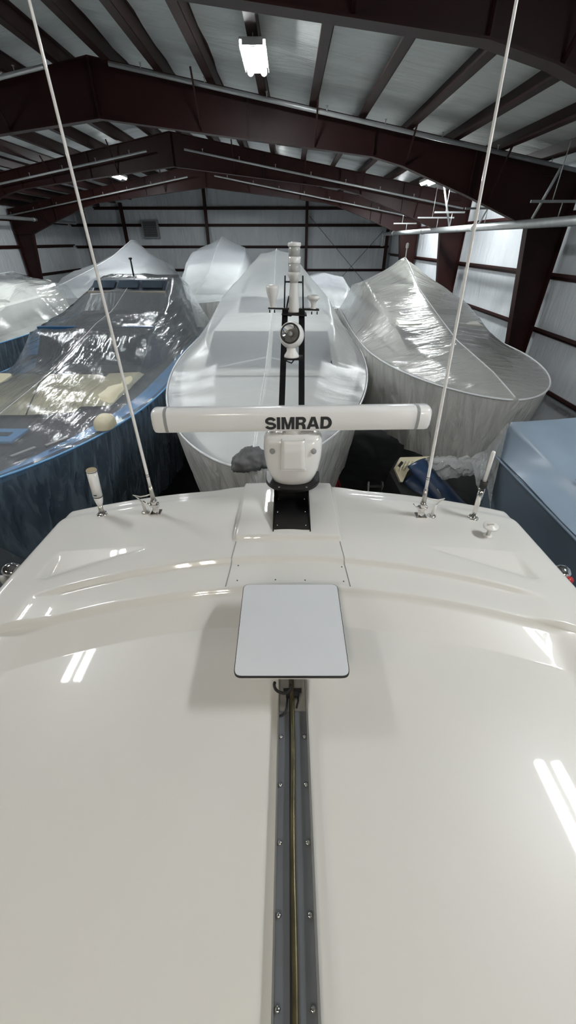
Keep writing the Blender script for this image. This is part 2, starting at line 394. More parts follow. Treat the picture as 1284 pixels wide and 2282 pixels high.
# ---- lamps
def lamp(x, y, z, lab, mt='tube', L=1.25, hz=None):
    t = thing('ceiling_lamp', (x, y, z-.05), lab, 'lamp')
    mb = MB().box((x, y, z+.06), (.46, L+.06, .03)).box((x, y, z+.01), (.09, L, .09)).box((x-.225, y, z+.02), (.01, L+.06, .08)).box((x+.225, y, z+.02), (.01, L+.06, .08))  # top plate and side lips shaped to keep uplight off the ceiling
    for s in (-1, 1): mb.box((x, y+s*(L/2+.03), z+.02), (.36, .04, .09))
    obj('housing', mb, 'whiteplas', t)
    for s in (-1, 1):
        obj('bulb', MB().tube([(x+s*.13, y-L/2, z-.02), (x+s*.13, y+L/2, z-.02)], .060, 12), mt, t)
    for s in (-1, 1):
        obj('hanger', MB().tube([(x, y+s*L*.4, z+.08), (x, y+s*L*.4, zb(x)+.15)], .006, 6), 'pipe', t)
    return t
lamp(-.60, 10.5, 2.72, 'bright twin-tube lamp hanging in the middle of the near roof bay')
lamp(5.0, 17.7, 1.72, 'glowing roof lamp above the right-hand wrapped boat', 'tubefar')
lamp(-8.4, 25.2, 2.62, 'glowing roof lamp on the left, far down the hall', 'tubefar')
lamp(3.72, 1.65, 1.95, 'twin-tube lamp mirrored at the right edge of the yacht roof, itself out of frame')
lamp(-4.4, 4.7, 2.95, 'twin-tube lamp mirrored on the left of the yacht roof, itself out of frame')
lamp(-1.0, -3.6, 2.6, 'unseen warm twin-tube lamp behind the viewer over the yacht roof', 'tubew')  # unseen warm lamps, placed for the cream light on the near roof
lamp(-6.4, -3.4, 2.75, 'unseen warm twin-tube lamp behind the viewer on the left', 'tubew')
lamp(4.6, -4.4, 1.75, 'unseen warm twin-tube lamp behind the viewer on the right', 'tubew')
lamp(-8.6, 15.5, 2.75, 'added roof lamp over the left boats, out of view', 'tubefar')  # from here on: added lamps, out of sight, that brighten the hall
lamp(-.6, 24.6, 2.55, 'added roof lamp hidden behind the beams near the back wall', 'tubefar')
lamp(5.6, 25.3, 1.70, 'added roof lamp hidden behind the beams at the far right corner', 'tubefar')
lamp(-12.6, 10.0, 2.1, 'added roof lamp over the far left boat, out of frame')

# ================================================================== BOATS UNDER FILM
def wfun(u): return (1-(1-min(1, max(0, u)))**2.2)**.6
def station_list(L, Le, n=64):
    s = [Le*(i/(n*.6))**1.7 for i in range(int(n*.6)+1)]
    k = n-len(s); s += [Le+(L-Le)*(i+1)/k for i in range(k)]
    return s
class Boat:
    def __init__(b, x0, y0, yaw, W, Le, L, rim, ridge, sh):
        b.o = Vector((x0, y0, 0)); b.d = Vector((math.sin(yaw), math.cos(yaw), 0)); b.p = Vector((math.cos(yaw), -math.sin(yaw), 0))
        b.W, b.Le, b.L, b.rim, b.ridge, b.sh = W, Le, L, rim, ridge, sh
    def w(b, s): return max(.02, b.W*wfun(s/b.Le)*(1-.10*sstep(b.Le*1.2, b.L, s)))
    def P(b, s, r, z): q = b.o+b.d*s+b.p*r; return Vector((q.x, q.y, z))
    def half(b, s):
        w = b.w(s); zr = table(b.rim, s); zt = max(zr+.004, table(b.ridge, s))
        hx = min(table([(q[0], q[1]) for q in b.sh], s), w*.95); hz = table([(q[0], q[2]) for q in b.sh], s)
        if s < b.sh[0][0]: hx = w*.5; hz = lerp(zr, zt, .52)
        e = sstep(b.sh[0][0], b.sh[0][0]+1.2, s)
        hx = lerp(w*.5, hx, e); hz = lerp(lerp(zr, zt, .52), hz, e)
        return [(0, zt), (hx, hz), (w, zr)]
    def skirt(b, s, depth, flare=.12):
        w = b.w(s); zr = table(b.rim, s)
        bow = 1-sstep(0, b.Le, s)
        k = lambda d: (1-flare*bow*(d/1.8)**1.1*1.6-.05*(d/1.8))
        return [(w*max(.12, k(d)), zr-d, .22*bow*d) for d in depth]
def wrap(b, t, fm, skirt_depth=2.0, amp=.018, fold=9.0, seed=0, skirt_mat=None, puff=.015, seam=True, smooth_rim=True):
    S = station_list(b.L, b.Le, 84)
    rows, srows = [], []
    dl = [skirt_depth*i/12 for i in range(13)]
    for s in S:
        h = b.half(s); pts = []
        for (a, c, n) in ((h[0], h[1], 10), (h[1], h[2], 14)):
            for i in range(n):
                tt = i/n; x = lerp(a[0], c[0], tt); z = lerp(a[1], c[1], tt)
                seg = math.hypot(c[0]-a[0], c[1]-a[1])
                z -= math.sin(math.pi*tt)*.045*seg*(1 if a is h[1] else .4)
                pts.append((x, z, tt if a is h[1] else 0))
        pts.append((h[2][0], h[2][1], 1))
        row = []
        for sg in (-1, 1):
            seq = pts[::-1] if sg < 0 else pts[1:]
            for (x, z, tt) in seq:
                nn = noise.noise(Vector((s*fold*.35+x*.8*sg, x*sg*1.3, seed)))*amp*2+noise.noise(Vector((s*fold+x*sg*3, x*sg*.8, seed+9)))*amp*.8*tt
                row.append(b.P(s, x*sg, z+nn*min(1, x/.25)*(1-.8*(tt > .98))))
        rows.append(row)
        sk = b.skirt(s, dl); l, r = [], []
        for i, (x, z, ds) in enumerate(sk):
            f = i/12
            for sg, lst in ((-1, l), (1, r)):
                nn = (noise.noise(Vector((s*4.2+ds, sg*5+f*.5, seed+3)))*.13+noise.noise(Vector((s*11+ds, sg*5+f*.8, seed+5)))*.06)*min(1, f*2.5)*min(1, s*1.2)
                lst.append(b.P(s+ds, sg*(x+nn+.03), z))
        srows.append((l, r))
    mb = MB().grid(rows, True)
    cv = obj('plastic_cover', mb, fm, t)
    mb = MB().grid([q[0][::1] for q in srows], True, flip=True); mb.grid([q[1] for q in srows], True)
    # close round the stem
    mb.grid([srows[0][0], srows[0][1]], True)
    skm = skirt_mat or ('skirtc' if fm == 'filmc' else 'skirt'); sk = obj('plastic_skirt', mb, skm, t)
    # closed end
    e = rows[-1]; sl, sR = srows[-1]
    mb = MB(); mb.add([*e]+[Vector((p.x, p.y+.02, FZ+2.5)) for p in e], [(i, i+1, len(e)+i+1, len(e)+i) for i in range(len(e)-1)], True)
    obj('end_curtain', mb, skirt_mat or fm, t)
    # rim band where the film bends over the gunwale
    for sg, lab in ((0, -1), (1, 1)):
        obj('rim_band', MB().tube([q[sg][0] for q in srows], .018, 6), 'strap' if fm != 'filmc' else 'sky', t)
    if seam: 
        mid = len(rows[0])//2
        obj('ridge_seam', MB().tube([r[mid]+Vector((0, 0, .006)) for r in rows[3:]], .011 if fm != 'filmc' else .005, 6), 'strap', t)
def hull(b, t, hm, dm, depth=2.7, deck_drop=.07, stripe=None, inset=.955):
    S = station_list(b.L-.3, b.Le, 50)
    mb = MB(); rows = []
    dl = [.02, .15, .5, 1.0, 1.6, 2.1, depth]
    for s in S:
        w = b.w(s)*inset; zr = table(b.rim, s)-.02; bow = 1-sstep(0, b.Le, s)
        half = [(w*(1-.12*bow), zr-.02, .0), (w*(1-.12*bow), zr-.15, 0), (w*(.97-.2*bow), zr-.5, .3*bow), (w*(.93-.3*bow), zr-1.0, .6*bow), (w*(.86-.42*bow), zr-1.6, .95*bow), (w*(.55-.3*bow), zr-2.1, 1.2*bow), (.01, zr-depth, 1.6*bow)]
        rows.append([b.P(s+.05+q[2], -q[0], q[1]) for q in half]+[b.P(s+.05+q[2], q[0], q[1]) for q in half[::-1]])
    mb.grid(rows, True, flip=True)
    e = rows[-1]; mb.add(e, [tuple(range(len(e)))])
    if stripe:
        for i, f in enumerate(mb.f[:-1]):
            if i % 13 in (0, 12): mb.m[i] = 1
    obj('hull', mb, [hm]+([stripe] if stripe else []), t)
    mb = MB(); rows = []
    for s in S:
        w = b.w(s)*inset*(1-.12*(1-sstep(0, b.Le, s))); z = table(b.rim, s)-deck_drop
        rows.append([b.P(s+.05, w*k/6, z+.05*(1-(k/6)**2)) for k in range(-6, 7)])
    mb.grid(rows, True)
    if stripe:
        for i in range(len(mb.f)):
            if i % 12 in (0, 11): mb.m[i] = 1
        obj('deck', mb, [dm, stripe], t)
    else: obj('deck', mb, dm, t)
def loft(b, secs):
    """closed deckhouse from sections (s, bottom half width, bottom z, top half width, top z)"""
    mb = MB(); rows = []
    for (s, wb_, z0, wt, z1) in secs:
        rows.append([b.P(s, -wb_, z0), b.P(s, -wt, z1-.04), b.P(s, -wt*.93, z1), b.P(s, 0, z1+.03), b.P(s, wt*.93, z1), b.P(s, wt, z1-.04), b.P(s, wb_, z0)])
    mb.grid(rows, False); mb.add(rows[0], [tuple(range(7))]); mb.add(rows[-1], [tuple(range(7))[::-1]])
    return mb
def panes(t, name, b, s0, r0, z0, s1, r1, z1, th=.02, split=1):
    """front window band: bottom edge at s0, half width r0, height z0; top edge at s1, r1, z1"""
    g = .05
    for i in range(split):
        mb = MB()
        a, c = -1+2*i/split, -1+2*(i+1)/split
        ga, gc = (g if i else 0), (g if i < split-1 else 0)
        q = [b.P(s0-.03, a*r0+ga, z0+.05), b.P(s0-.03, c*r0-gc, z0+.05), b.P(s1-.03, c*r1-gc, z1+.05), b.P(s1-.03, a*r1+ga, z1+.05)]
        mb.prism(q, b.d*th); obj(name, mb, 'glass', t)

# ---- F: big centre boat
b = Boat(-.47, 4.35, R(.6), 2.35, 7.4, 14.0,
         [(0, -2.38), (3, -2.42), (8, -2.45), (14, -2.5)],
         [(0, -2.36), (1.2, -2.18), (3.5, -2.02), (5.6, -1.62), (8.2, -1.10), (9.8, -.24), (10.6, -.22), (14, -1.0)],
         [(4.2, 1.45, -2.12), (5.7, 1.5, -1.72), (8.4, 1.55, -1.35), (9.8, .46, -.32), (10.8, .5, -.4), (14, 1.0, -1.6)])
t = thing('wrapped_motor_yacht', (-.4, 11, FZ), 'large white motor yacht under milky plastic, bow on, behind the radar', 'boat')
hull(b, t, 'hullw', 'deckw')
obj('deckhouse', loft(b, [(4.3, 1.5, -2.42, 1.35, -2.38), (5.75, 1.62, -2.42, 1.45, -1.80), (8.4, 1.65, -2.42, 1.45, -1.74), (13, 1.65, -2.42, 1.4, -1.9)]), 'deckw', t)
panes(t, 'windshield', b, 4.45, 1.40, -2.31, 5.72, 1.36, -1.82, split=2)
obj('flybridge', loft(b, [(7.6, 1.15, -1.75, 1.1, -1.70), (8.3, 1.2, -1.75, 1.05, -1.30), (12, 1.2, -1.8, 1.0, -1.35)]), 'deckw', t)
panes(t, 'flybridge_screen', b, 7.68, 1.0, -1.66, 8.28, .95, -1.36, split=2)
obj('radar_arch', MB().tube([b.P(9.9, -1.1, -1.35), b.P(9.9, -.55, -.5), b.P(9.9, .55, -.5), b.P(9.9, 1.1, -1.35)], .06, 10), 'hullw', t)
wrap(b, t, 'filmw', 2.3, .018, 7, 1)
for i, s in enumerate((1.6, 2.8, 4.0)):
    w = b.w(s); zt = table(b.ridge, s); zr = table(b.rim, s)
    obj('cover_strap', MB().tube([b.P(s-.02, 0, zt-.03), b.P(s+.25, .5*w, lerp(zr, zt, .5)-.05)], .010, 6), 'strap', t)
    obj('cover_strap', MB().tube([b.P(s-.02, 0, zt-.03), b.P(s+.25, -.5*w, lerp(zr, zt, .5)-.05)], .010, 6), 'strap', t)

# ---- anchor under cloth on its bow
mb = MB(); rows = []
c0 = Vector((-.47, 4.28, -2.27))
for i in range(25):
    row = []
    for j in range(33):
        th, ph = math.pi*i/24, 2*math.pi*j/32
        n = Vector((math.sin(th)*math.cos(ph), math.sin(th)*math.sin(ph), math.cos(th)))
        k = 1+.22*noise.noise(n*2.2)+.10*noise.noise(n*6)+.05*math.sin(ph*9+2*n.z)
        p = Vector((n.x*.23, n.y*.15, n.z*.15))*k
        p.z += .07-.9*p.x**2 - .10*(p.x < 0)*abs(p.x)*2
        row.append(c0+p)
    rows.append(row)
mb.grid(rows, True)
obj('cloth_bundle', mb, 'cloth', label='grey cloth bundle tied over the bow anchor of the large centre yacht', cat='cloth cover')

# ---- G: cream boat on the right
b = Boat(3.85, 6.42, 0, 1.86, 4.5, 12.0,
         [(0, -2.2), (3, -2.22), (12, -2.35)],
         [(0, -2.18), (1.0, -2.02), (3.0, -1.86), (4.4, -1.60), (6.5, -1.18), (8.7, -.44), (9.2, -.50), (12, -1.1)],
         [(3.0, 1.15, -2.0), (4.5, 1.15, -1.72), (6.0, 1.22, -1.42), (8.8, 1.2, -1.15), (12, 1.2, -1.5)])
t = thing('wrapped_motor_yacht', (3.7, 11, FZ), 'cream topped cabin boat under plastic by the right wall, peaked tent top', 'boat')
hull(b, t, 'hullw', 'deckw')
obj('deckhouse', loft(b, [(3.3, 1.15, -2.25, 1.0, -2.2), (4.45, 1.25, -2.25, 1.1, -1.80), (11, 1.3, -2.25, 1.15, -1.8)]), 'deckw', t)
panes(t, 'windshield', b, 3.45, 1.0, -2.16, 4.4, 1.08, -1.86, split=2)
obj('cabin_roof', loft(b, [(4.3, 1.12, -1.80, 1.10, -1.73), (6.2, 1.2, -1.65, 1.15, -1.46), (8.6, 1.2, -1.6, .95, -1.22), (11.5, 1.2, -1.7, 1.0, -1.5)]), 'creamroof', t)
panes(t, 'roof_window', b, 5.0, .85, -1.65, 5.45, .85, -1.585, split=2)
wrap(b, t, 'filmg', 1.7, .022, 8, 4)
obj('mast_light', MB().tube([b.P(8.7, 0, -.46), b.P(8.7, 0, -.18)], .018, 8).lathe([(.03, 0), (.045, .02), (.045, .12), (.02, .15)], b.P(8.7, 0, -.2), n=12), 'whiteplas', t)

# ---- B: blue boat on the left, clear film
b = Boat(-5.25, 4.35, 0, 2.33, 5.2, 13.5,
         [(0, -2.85), (5, -2.85), (13, -2.9)],
         [(0, -2.84), (.8, -2.74), (4.5, -2.38), (7.2, -1.86), (8.6, -1.70), (11.2, -.98), (12.2, -.96), (13.5, -1.3)],
         [(5.6, 1.55, -2.05), (7.3, 1.58, -1.92), (8.8, 1.5, -1.72), (11.3, 1.22, -1.02), (12.3, 1.22, -1.02), (13.5, 1.3, -1.5)])
t = thing('wrapped_blue_boat', (-5, 11, FZ), 'blue boat with dark cabin and sun pads under clear shiny plastic', 'boat')
hull(b, t, 'navy', 'brown', stripe='sky')
obj('deckhouse', loft(b, [(6.1, 1.45, -2.86, 1.35, -2.80), (7.25, 1.62, -2.86, 1.55, -1.96), (12.6, 1.6, -2.86, 1.45, -1.86)]), 'slate', t)
panes(t, 'windshield', b, 6.2, 1.36, -2.72, 7.15, 1.5, -2.04, split=1)
obj('visor', MB().bar(b.P(7.2, -1.58, -1.94), b.P(7.2, 1.58, -1.94), .16, .06), 'navy', t)
up = loft(b, [(9.2, 1.35, -1.9, 1.25, -1.80), (10.6, 1.35, -1.9, 1.22, -1.08), (12.6, 1.35, -1.9, 1.2, -1.06)])
u_ = obj('upper_cabin', up, 'slate', t)
obj('cream_visor', MB().bar(b.P(10.05, -1.25, -1.42), b.P(10.05, 1.25, -1.42), .10, .17), 'beige', u_)
panes(t, 'upper_window', b, 10.15, 1.15, -1.30, 10.52, 1.15, -1.12, split=3)
obj('hatch', MB().box(b.P(1.95, .0, -2.80), (1.15, .55, .06)), 'sky', t, bevel=.02)
obj('hatch_lens', MB().box(b.P(1.95, .05, -2.765), (.7, .16, .02)), 'slate', t, bevel=.01)
for k, (s, r) in enumerate([(1.15, .80), (1.55, 1.15)]):
    obj('cleat', MB().bar(b.P(s, r+.06, -2.80), b.P(s+.34, r+.27, -2.80), .07, .03), 'greyplas', t)
wrap(b, t, 'filmc', 2.4, .03, 6, 8)
obj('whip_base', MB().tube([b.P(11.3, -.1, -1.0), b.P(11.3, -.1, -.50)], .03, 8).lathe([(.02, 0), (.06, .01), (.06, .05), (.02, .06)], b.P(11.3, -.1, -.52), n=10), 'rubber', t)
# sun pads
def pad(pts, h, lab, dz=0):
    mb = MB(); n = 14
    a, b_, c_, d_ = [Vector(p) for p in pts]; rows = []
    for i in range(n+1):
        row = []
        for j in range(n+1):
            p = a.lerp(b_, i/n).lerp(d_.lerp(c_, i/n), j/n)
            e = min(i/n, 1-i/n, j/n, 1-j/n); z = h*min(1, (e*7))**.4
            row.append(Vector((p.x, p.y, p.z+z-.02*sstep(0, 1, 1-abs(j/n-.5)*8)+dz)))
        rows.append(row)
    mb.grid(rows, True); mb.grid([[Vector((p.x, p.y, p.z-(q.z if 0 else 0))) for p in r] for r in rows[:1] for q in [a]]+[[Vector((p.x, p.y, a.z-.01)) for p in rows[0]]], False) if False else None
    return obj('sun_pad', mb, 'cream', label=lab, cat='cushion', group='sun pads on the blue boat')
zc = -2.80
pad([PZ(60, 925, zc), PZ(168, 918, zc), PZ(236, 840, zc), PZ(95, 838, zc)], .14, 'wide cream sun pad with two buttons on the blue boat foredeck')
pad([PZ(-60, 925, zc), PZ(56, 925, zc), PZ(92, 838, zc), PZ(-10, 836, zc)], .14, 'cream sun pad at the left frame edge on the blue boat')
pad([PZ(178, 906, zc), PZ(248, 904, zc), PZ(322, 834, zc), PZ(244, 838, zc)], .14, 'narrow cream sun pad closest to the gunwale of the blue boat')
mb = MB(); c0 = PZ(236, 950, -2.80); rows = []
for i in range(13):
    row = []
    for j in range(25):
        th, ph = math.pi/2*i/12, 2*math.pi*j/24
        n = Vector((math.sin(th)*math.cos(ph), math.sin(th)*math.sin(ph), math.cos(th)))
        q = lambda v: math.copysign(abs(v)**.7, v)
        row.append(c0+Vector((q(n.x)*.17, q(n.y)*.22, q(n.z)*.22)))
    rows.append(row)
mb.grid(rows, True)
obj('bolster', mb, 'cream', label='small rounded cream bolster near the gunwale of the blue boat', cat='cushion')

# ---- C: far left boat
b = Boat(-10.6, 9.0, R(-2), 2.4, 5.5, 9.8, [(0, -2.5), (12, -2.4)],
         [(0, -2.48), (3, -2.1), (5, -1.6), (6.6, -1.05), (9, -1.0), (12, -1.6)],
         [(3.6, 1.3, -2.1), (5.4, 1.5, -1.8), (7, 1.55, -1.40), (9, 1.6, -1.4), (12, 1.6, -1.8)])
t = thing('wrapped_cruiser', (-10.6, 14, FZ), 'cream and dark cruiser under clear plastic at the left frame edge', 'boat')
hull(b, t, 'slate', 'deckw')
obj('deckhouse', loft(b, [(3.0, 1.4, -2.5, 1.2, -2.45), (5.4, 1.6, -2.5, 1.4, -1.75), (9.6, 1.6, -2.5, 1.4, -1.7)]), 'deckw', t)
panes(t, 'windshield', b, 3.3, 1.25, -2.40, 5.1, 1.38, -1.86, split=2)
obj('cabin_top', loft(b, [(6.0, 1.3, -1.8, 1.2, -1.65), (6.9, 1.3, -1.8, 1.1, -1.32), (9.6, 1.3, -1.8, 1.1, -1.32)]), 'deckw', t)
wrap(b, t, 'filmc', 2.0, .03, 6, 12)

# ---- D and E: white wrapped boats at the back
b = Boat(-11.2, 19.3, R(8), 2.2, 6.5, 13.0, [(0, -2.15), (13, -2.3)],
         [(0, -2.1), (2, -1.75), (5, -1.25), (7.5, -.75), (10.2, .03), (10.8, 0), (13, -1.0)],
         [(3, 1.1, -1.75), (5.5, 1.3, -1.35), (8, 1.5, -1.15), (10.3, 1.1, -.75), (13, 1.3, -1.4)])
t = thing('wrapped_motor_yacht', (-10.5, 25, FZ), 'white wrapped boat with pointed tent top in front of the left wall', 'boat')
hull(b, t, 'hullw', 'deckw'); obj('deckhouse', loft(b, [(3.5, 1.3, -2.2, 1.1, -2.1), (5.5, 1.4, -2.2, 1.2, -1.5), (12, 1.4, -2.2, 1.2, -1.4)]), 'deckw', t)
panes(t, 'windshield', b, 3.7, 1.1, -2.05, 5.3, 1.15, -1.6, split=2)
wrap(b, t, 'filmf', 1.8, .02, 4, 20)
b = Boat(-4.3, 19.6, R(1), 2.25, 5.5, 12.5, [(0, -2.3), (12, -2.3)],
         [(0, -2.25), (1.5, -1.85), (4.5, -1.45), (6.2, -.85), (8, -.25), (10.0, .22), (10.6, .18), (12.5, -.6)],
         [(2.5, 1.2, -1.95), (5.0, 1.5, -1.60), (6.4, 1.6, -1.05), (8, 1.6, -.62), (10.2, 1.4, -.35), (12.5, 1.5, -.9)])
t = thing('wrapped_motor_yacht', (-4.3, 25, FZ), 'white wrapped boat with rounded top against the back wall, left of the centre yacht', 'boat')
hull(b, t, 'hullw', 'deckw'); obj('deckhouse', loft(b, [(3.8, 1.4, -2.3, 1.3, -2.1), (6.3, 1.6, -2.3, 1.5, -1.15), (12, 1.6, -2.3, 1.5, -1.1)]), 'deckw', t)
panes(t, 'windshield', b, 5.1, 1.35, -1.75, 6.2, 1.4, -1.25, split=2)
wrap(b, t, 'filmf', 1.8, .02, 4, 24)
# ---- K: boat hidden behind the centre yacht
b = Boat(2.1, 19.5, 0, 1.6, 4, 10, [(0, -2.5), (10, -2.5)], [(0, -2.4), (3, -2.0), (5.5, -1.45), (10, -1.7)], [(2, .9, -2.1), (5.5, 1.0, -1.7), (10, 1.0, -1.9)])
t = thing('wrapped_cruiser', (2.1, 23, FZ), 'low clear wrapped boat peeking out behind the right side of the centre yacht', 'boat')
hull(b, t, 'slate', 'deckw'); wrap(b, t, 'filmf', 1.5, .04, 6, 31, seam=False)

# ---- H: blue-grey covered boat at the right frame edge
t = thing('covered_blue_boat', (4.3, 0, FZ), 'boat under a taut blue-grey cover beside the right edge of the yacht roof', 'boat')
xi, xo = 2.62, 6.0
def hrow(y, x0, zr, xs_, zs, xr, zrg):
    pts = [(x0, zr), (xs_, zs), (xr, zrg), (2*xr-xs_, zs), (xo, zr)]
    row = []
    for a, c in zip(pts, pts[1:]):
        for i in range(8):
            q = i/8; row.append(Vector((lerp(a[0], c[0], q), y, lerp(a[1], c[1], q)-.03*math.sin(math.pi*q)+.012*noise.noise(Vector((a[0]*3+q*2, y*2.2, 0))))))
    row.append(Vector((xo, y, zr))); return row
rows = []
for i in range(60):
    y = lerp(4.45, -5, i/59)
    e = 1-sstep(4.45-.9, 4.45, y)                      # the end comes down to a shallow pitched face
    rows.append(hrow(y, xi+.02, -2.22, lerp(2.70, 2.95, e), lerp(-1.80, -2.0, e), 4.2, lerp(-1.62, -1.66, e)))
mb = MB().grid(rows, True, flip=True)
end = rows[0]; mb.add(end+[Vector((p.x, p.y+.05, -2.24)) for p in end], [(i+1, i, len(end)+i, len(end)+i+1) for i in range(len(end)-1)])
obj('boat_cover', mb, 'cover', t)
mb = MB(); rr = []
for i in range(40):
    y = lerp(4.47, -5, i/39)
    rr.append([Vector((xi+.01-.02*math.sin(z*3)+.02*noise.noise(Vector((y*1.5, z, 4)))+(-2.2-z)*.05, y, z)) for z in (-2.2, -2.35, -2.6, -3.0, -3.5, -4.2, -5.0)])
mb.grid(rr, True, flip=False)
mb.add([Vector((xi, 4.47, -2.2)), Vector((xo, 4.47, -2.2)), Vector((xo, 4.3, -5)), Vector((xi+.14, 4.3, -5))], [(0, 1, 2, 3)])
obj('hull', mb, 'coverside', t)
obj('rub_rail', MB().tube([(xi-.005, 4.48, -2.22), (xi-.005, -5, -2.22)], .012, 8), 'cover', t)
obj('cover_seam', MB().tube([(2.93, 3.4, -1.985), (2.95, 1.0, -1.99), (2.95, -3, -1.99)], .008, 6), 'cover', t)
# hazy plastic flap hanging from its corner
def sheet(corners, n, amp, fr, seed, bulge=(0,0,0)):
    a, b_, c_, d_ = corners; rows = []; bulge = Vector(bulge)
    for i in range(n+1):
        row = []
        for j in range(n+1):
            p = a.lerp(b_, i/n).lerp(d_.lerp(c_, i/n), j/n)
            k = noise.noise(Vector((i/n*fr, j/n*fr*.7, seed)))+.5*noise.noise(Vector((i/n*fr*2.7, j/n*fr*2, seed+4)))
            row.append(p+Vector((.4, 1, .7))*k*amp+bulge*math.sin(math.pi*i/n)*math.sin(math.pi*j/n))
        rows.append(row)
    return MB().grid(rows, True)
fl = sheet([Vector((2.66, 4.42, -1.80)), Vector((2.58, 4.1, -2.75)), PY(1098, 1150, 4.0), PY(1072, 1015, 4.7)], 24, .05, 4, 3)
obj('plastic_flap', fl, 'bunch', t)

# ---- small boat shell with crumpled plastic, between the boats
t = thing('small_boat', (2.6, 5.9, -4.2), 'small navy and cream boat shell partly under crumpled plastic, right of the ladder', 'boat')
A, B_, Cc, D = PY(881, 1046, 6.2), PY(905, 1019, 6.3), PY(990, 1019, 6.35), PY(905, 1078, 5.9)
mb = MB()
mb.prism([PY(880, 1043, 6.2), PY(893, 1019, 6.3), PY(960, 1017, 6.3), PY(940, 1024, 6.2), PY(922, 1034, 6.15), PY(908, 1052, 6.1), PY(898, 1074, 6.05), PY(893, 1074, 6.05)], (0, .06, -.05))
mo = obj('cream_coaming', mb, 'cream', t)
mb = MB()
for k in range(7):
    p, q = PY(886+k*7, 1050-k*3.6+0, 6.14), PY(897+k*8, 1024, 6.2)
    if k < 5: mb.bar(p+Vector((.02, -.01, -.01*k)), q+Vector((0, -.01, -.03)), .010, .012)
obj('moulded_ribs', mb, 'beige', mo)
obj('handle_slot', MB().bar(PY(889, 1040, 6.12), PY(897, 1029, 6.14), .05, .02), 'rubber', mo)
mb = MB()
rows = []
for i in range(17):
    f = i/16
    a = PY(lerp(908, 1000, f), lerp(1040, 1150, f), lerp(6.0, 5.2, f)); c_ = PY(lerp(946, 1062, f), lerp(1022, 1150, f), lerp(6.1, 5.2, f))
    row = [a.lerp(c_, k/8)+Vector((0, -.06, .10))*math.sin(math.pi*k/8)*(.4+.6*sstep(0, .3, f)) for k in range(9)]
    rows.append(row)
mb.grid(rows, True); mb.grid([[p+Vector((.0, .12, -.35)) for p in r] for r in rows], True)
obj('navy_side', mb, 'darknavy', t, solid=.02)
obj('hull_shell', MB().prism([PY(868, 1052, 6.4), PY(886, 1022, 6.6), PY(1050, 1030, 6.6), PY(1110, 1140, 5.4), PY(915, 1140, 5.4)], (0, .3, -.6)), 'rubber', t)
obj('bent_antenna', MB().tube([PY(975, 1090, 5.5), PY(985, 1107, 5.4)], .008, 6), 'alulite', t)
t2 = obj('crumpled_plastic', sheet([PY(945, 1022, 6.0), PY(1085, 1012, 5.6), PY(1100, 1055, 5.0), PY(985, 1068, 5.6)], 30, .07, 6, 11, (0, -.1, .05)), 'bunch', label='crumpled translucent plastic heaped over the small navy boat', cat='plastic sheet')
obj('loose_plastic', sheet([PY(1052, 1030, 5.0), PY(1110, 1010, 4.7), PY(1100, 1140, 4.2), PY(1075, 1135, 4.4)], 24, .05, 5, 17, (0, 0, 0)), 'bunch', label='strip of loose clear plastic hanging behind the chrome rod holder', cat='plastic sheet')

# ---- ladder, jack stand on the floor
t = thing('step_ladder', (2.9, 11.9, FZ), 'aluminium ladder standing in the dark aisle right of the centre yacht', 'ladder')
lx, ly, lz = 2.66, 10.1, -5.98
for s in (-1, 1): obj('rail', MB().bar((lx+s*.21, ly, lz), (lx+s*.24, ly-.5, FZ), .05, .03), 'alulite', t)
for i in range(4): obj('rung', MB().box((lx, ly-.06-i*.13, lz-.12-i*.26), (.42, .09, .03)), 'alulite', t)
for s in (-1, 1): obj('rear_leg', MB().bar((lx+s*.20, ly+.05, lz-.02), (lx+s*.24, ly+.55, FZ), .03, .03), 'alulite', t)
t = thing('jack_stand', PY(748, 1085, 10.6), 'red boat stand in the dark beneath the centre yacht', 'boat stand')
c = PY(750, 1078, 10.6); c.z = FZ
for a in (0, 120, 240):
    obj('leg', MB().tube([c+Vector((.35*math.cos(R(a+30)), .35*math.sin(R(a+30)), 0)), c+Vector((0, 0, .9))], .03, 8), 'redplas', t)
obj('post', MB().tube([c+Vector((0, 0, .7)), c+Vector((0, 0, 2.2))], .03, 8), 'rubber', t)
obj('pad', MB().box(c+Vector((0, 0, 2.25)), (.3, .3, .06)), 'redplas', t)

